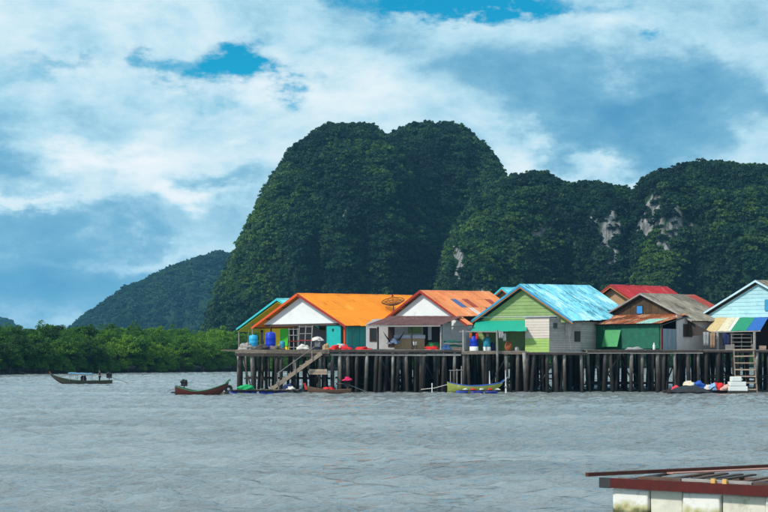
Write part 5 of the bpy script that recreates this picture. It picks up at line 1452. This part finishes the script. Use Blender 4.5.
# 6: covered boat and floating goods at the right
def covered_boat():
    Y = 137.6
    t, rg = boat('longtail_boat', 'boat under a dark tarpaulin at the water below the pinkish wall', 668, 712, Y, 1.5, R(-3), .4, .42, WOODD, WOODD, WOODD, .3, bowpow=1.5)
    L = t['_len']; vs = []; n = 16
    for i in range(n + 1):
        u = i / n
        for j in range(9):
            v = j / 8; hh = .18 + .62 * math.sin(math.pi * min(1, u * 1.05)) ** .8 * math.sin(math.pi * v) ** .7 + .04 * math.sin(i * 1.7 + j)
            vs.append((L * (.02 + .96 * u), -.82 + 1.64 * v, hh))
    MB().add(vs, [(i * 9 + j, i * 9 + j + 1, (i + 1) * 9 + j + 1, (i + 1) * 9 + j) for i in range(n) for j in range(8)], True).build('tarpaulin', mat('charcoal_tarp', (.022, .025, .03), .55, .2, 4), t)
    t2 = thing('floating_raft', 'dark timber raft behind the tarpaulin covered boat, loaded with sacks', 'raft', (X(664, 139.6), 139.6, 0))
    L2 = X(728, 139.6) - X(664, 139.6)
    for k in range(3): MB().bar((0, k * .5, .12), (L2, k * .5, .12), .2, .2).build('log', WOODD, t2)
    for k in range(16): MB().box((.2 + (L2 - .4) * k / 15, .5, .245 + rnd.uniform(0, .012)), (.34, 1.3, .04)).build('plank', WOODD, t2)
    zz = .27
    cloth_heap('sack', 'cream sack on the raft behind the dark tarpaulin', 'sack', 689.5, 139.8, zz + .35, (.5, .4, .36), mat('cream_sack', (.66, .56, .42), .85, .1, 4), 91)
    cloth_heap('sack', 'brown sack lying below the cream sack', 'sack', 690, 139.9, zz, (.55, .45, .4), WOOD, 94)
    cloth_heap('sack', 'blue sack on the raft right of the cream one', 'sack', 700, 139.8, zz + .2, (.46, .4, .42), mat('blue_sack', (.02, .10, .42), .7, .15, 4), 92)
    cloth_heap('sack', 'red sack at the right end of the loaded raft', 'sack', 718.8, 139.6, zz + .05, (.5, .4, .5), RED, 93)
    cloth_heap('bundle', 'small pink red bundle at the left end of the loaded raft', 'bundle', 677.5, 139.2, zz, (.42, .3, .3), mat('pink_red_cloth', (.6, .05, .08), .8), 95)
    cloth_heap('bundle', 'white and mint bundle beside the pink red one', 'bundle', 683, 139.3, zz, (.35, .3, .26), mat('mint_cloth', (.45, .62, .52), .8), 96)
    cloth_heap('bundle', 'light blue bundle between the blue sack and the red sack', 'bundle', 712.5, 139.3, zz, (.3, .3, .42), mat('light_blue_cloth', (.25, .45, .68), .8), 97)
    cloth_heap('bundle', 'white bundle right of the blue sack', 'bundle', 707.5, 139.3, zz, (.26, .25, .36), PALEC, 98)
    cloth_heap('bundle', 'pinkish bundle at the foot of the white foam stack', 'bundle', 725.3, 139.2, zz, (.34, .3, .4), mat('pinkish_cloth', (.6, .36, .3), .8), 99)
    # white foam slabs stacked by the ladder
    t3 = thing('floating_raft', 'small dark timber raft that carries the white foam slabs', 'raft', (X(728.5, 138.6), 138.6, 0))
    L3 = X(749, 138.6) - X(728.5, 138.6)
    for k in range(3): MB().bar((0, k * .5, .08), (L3, k * .5, .08), .2, .2).build('log', WOODD, t3)
    for k in range(5): MB().box((.18 + (L3 - .36) * k / 4, .5, .2), (.36, 1.25, .04)).build('plank', WOODD, t3)
    z = .225
    for (pa, pb, hh, lab) in ((728.3, 747.5, .44, 'widest white foam slab, lowest of the stack by the ladder'), (729.5, 746, .40, 'middle white foam slab of the stack by the ladder'), (731.5, 741.5, .44, 'smallest white foam slab, topmost of the stack by the ladder')):
        w = X(pb, 138.8) - X(pa, 138.8); o = MB().box((0, 0, hh / 2), (w, .95, hh), None, .015).build('foam_slab', FOAM); bv = o.modifiers.new('soft', 'BEVEL'); bv.width = .06; bv.segments = 3
        o.location = (X((pa + pb) / 2, 138.8), 139.1, z); o['label'] = lab; o['category'] = 'foam slab'; z += hh + .03
covered_boat()

# ------------------------------------------------------------------ raft in the foreground
def near_raft():
    A = Vector((4.53, 31.0)); B = Vector((7.42, 28.9)); d = (B - A).normalized(); nrm = Vector((-d.y, d.x))   # nrm points away from the camera
    ang = math.atan2(d.y, d.x); root = thing('foam_raft', 'near raft with a dark red front beam on white foam blocks', 'raft', (A.x, A.y, 0), ang)
    RB = mat('dark_red_beam', (.085, .006, .004), .55, .4, 5, (.15, .045, .025), .06, bump=.3); RUST = mat('rust_brown_rail', (.085, .022, .012), .65, .3, 5, (.05, .02, .012), .05)
    L = 7.5
    MB().box((L / 2 + .16, 0, .726), (L, .09, .2)).build('front_beam', RB, root)
    MB().box((.06, 0, .722), (.26, .10, .21)).build('beam_end', mat('dark_grey_steel', (.035, .035, .037), .6, .25, 6), root)
    RUSTW = mat('rusty_wood', (.13, .075, .055), .85, .35, 4, (.06, .03, .025), .1, bump=.4, rand=.3)
    # second beam and rough joists behind it
    for k, yy in enumerate((.5, 1.25, 2.1)):
        MB().bar((.12 + .45 * k, yy, .74), (L, yy, .74), .12, .12).build('joist', RUSTW, root)
    k = 0; x = .55
    while x < L:
        MB().box((x, 1.35, .806 + rnd.uniform(0, .012)), (rnd.uniform(.10, .16), 2.7 , .035), Matrix.Rotation(rnd.uniform(-.05, .05), 3, 'Z')).build('plank', RUSTW if rnd.random() < .6 else WOODD, root)
        x += rnd.uniform(.24, .42) if k % 4 else rnd.uniform(.5, .75); k += 1
    for (x, w) in ((.95, .32), (1.75, .62), (3.6, .8)):
        MB().box((x, .34, .83), (w, .16, .09)).build('block', BLACK, root)
    x = .75
    while x < L:
        w = rnd.uniform(.7, 1.5); MB().bar((x, .13, .852 + rnd.uniform(-.008, .008)), (min(x + w - .03, L), .13 + rnd.uniform(-.01, .02), .852 + rnd.uniform(-.008, .008)), .15, .05).build('plank', WOODG if rnd.random() < .55 else RUSTW, root); x += w
    PK = mat('pinkish_plank', (.50, .25, .20), .7, .2, 4)
    MB().box((L - 1.2, .62, .83), (4.6, .34, .03)).build('plank', PK, root)
    YB = mat('yellow_block', (.78, .42, .12), .6, .15, 8)
    MB().box((2.42, .02, .872), (.085, .07, .09)).build('chock', YB, root); MB().box((2.66, .02, .872), (.085, .07, .09)).build('chock', YB, root)
    # long top rail, running back at an angle over the joists
    ri = Matrix.Rotation(-ang, 3, 'Z')
    a = ri @ Vector((4.2 - A.x, 31.05 - A.y, .885)); b = ri @ Vector((9.6 - A.x, 34.05 - A.y, .885))
    MB().bar(a, b, .10, .075).build('top_rail', RUST, root)
    a2 = a + (b - a) * .3 + ri @ Vector((.25, -.1, -.035)); MB().bar(a2, b + ri @ Vector((.25, -.14, -.035)), .2, .03).build('plank', PK, root)
    # foam blocks: clean proud ones and dirty recessed ones
    fm = bpy.data.materials.new('weathered_foam'); fm.use_nodes = True; t = fm.node_tree; bs = t.nodes['Principled BSDF']; bs.inputs['Roughness'].default_value = .85
    g = N(t, 'ShaderNodeNewGeometry'); s = N(t, 'ShaderNodeSeparateXYZ'); t.links.new(g.outputs['Position'], s.inputs[0])
    n = N(t, 'ShaderNodeTexNoise'); n.inputs['Scale'].default_value = 4; n.inputs['Detail'].default_value = 8; t.links.new(g.outputs['Position'], n.inputs['Vector'])
    zz = M_(t, 'ADD', s.outputs[2], M_(t, 'MULTIPLY', M_(t, 'SUBTRACT', n.outputs[0], .5), .55))
    oi = N(t, 'ShaderNodeObjectInfo')
    c = RAMP(t, zz, [(.0, (.05, .055, .02)), (.12, (.10, .10, .035)), (.24, (.50, .46, .24)), (.38, (.80, .78, .72))])
    c = MIX(t, SMOOTH(t, n.outputs[0], .58, .75), c, (.42, .38, .28)); t.links.new(c, bs.inputs['Base Color'])
    bp = N(t, 'ShaderNodeBump'); bp.inputs['Strength'].default_value = .5; bp.inputs['Distance'].default_value = .02; t.links.new(n.outputs[0], bp.inputs['Height']); t.links.new(bp.outputs[0], bs.inputs['Normal'])
    dirty = mat('dirty_foam', (.70, .67, .56), .9, .16, 3, (.36, .33, .18), .08, bump=.5)
    x = .17; k = 0
    for (w, rec) in ((.82, .0), (.72, .08), (.84, .0), (.9, .07), (.85, 0), (.8, .08), (.85, 0)):
        o = MB().box((x + w / 2, .08 + rec + .6, .22), (w - .02, 1.2, .79), None, .018).build('foam_block', dirty if rec else fm, root)
        bv = o.modifiers.new('soft', 'BEVEL'); bv.width = .035; bv.segments = 3; x += w
near_raft()

# ------------------------------------------------------------------ haze
def haze():
    m = bpy.data.materials.new('haze'); m.use_nodes = True; t = m.node_tree; t.nodes.clear()
    out = N(t, 'ShaderNodeOutputMaterial'); v = N(t, 'ShaderNodeVolumePrincipled')
    v.inputs['Color'].default_value = (.22, .62, 1.0, 1); v.inputs['Density'].default_value = .000085; v.inputs['Anisotropy'].default_value = 0.1
    t.links.new(v.outputs[0], out.inputs['Volume'])
    o = MB().box((0, 1600, 95), (5300, 3700, 0)).build('haze', m) if False else MB().box((0, 1600, 84.5), (5300, 3700, 177)).build('haze', m)
    o['kind'] = 'stuff'
haze()
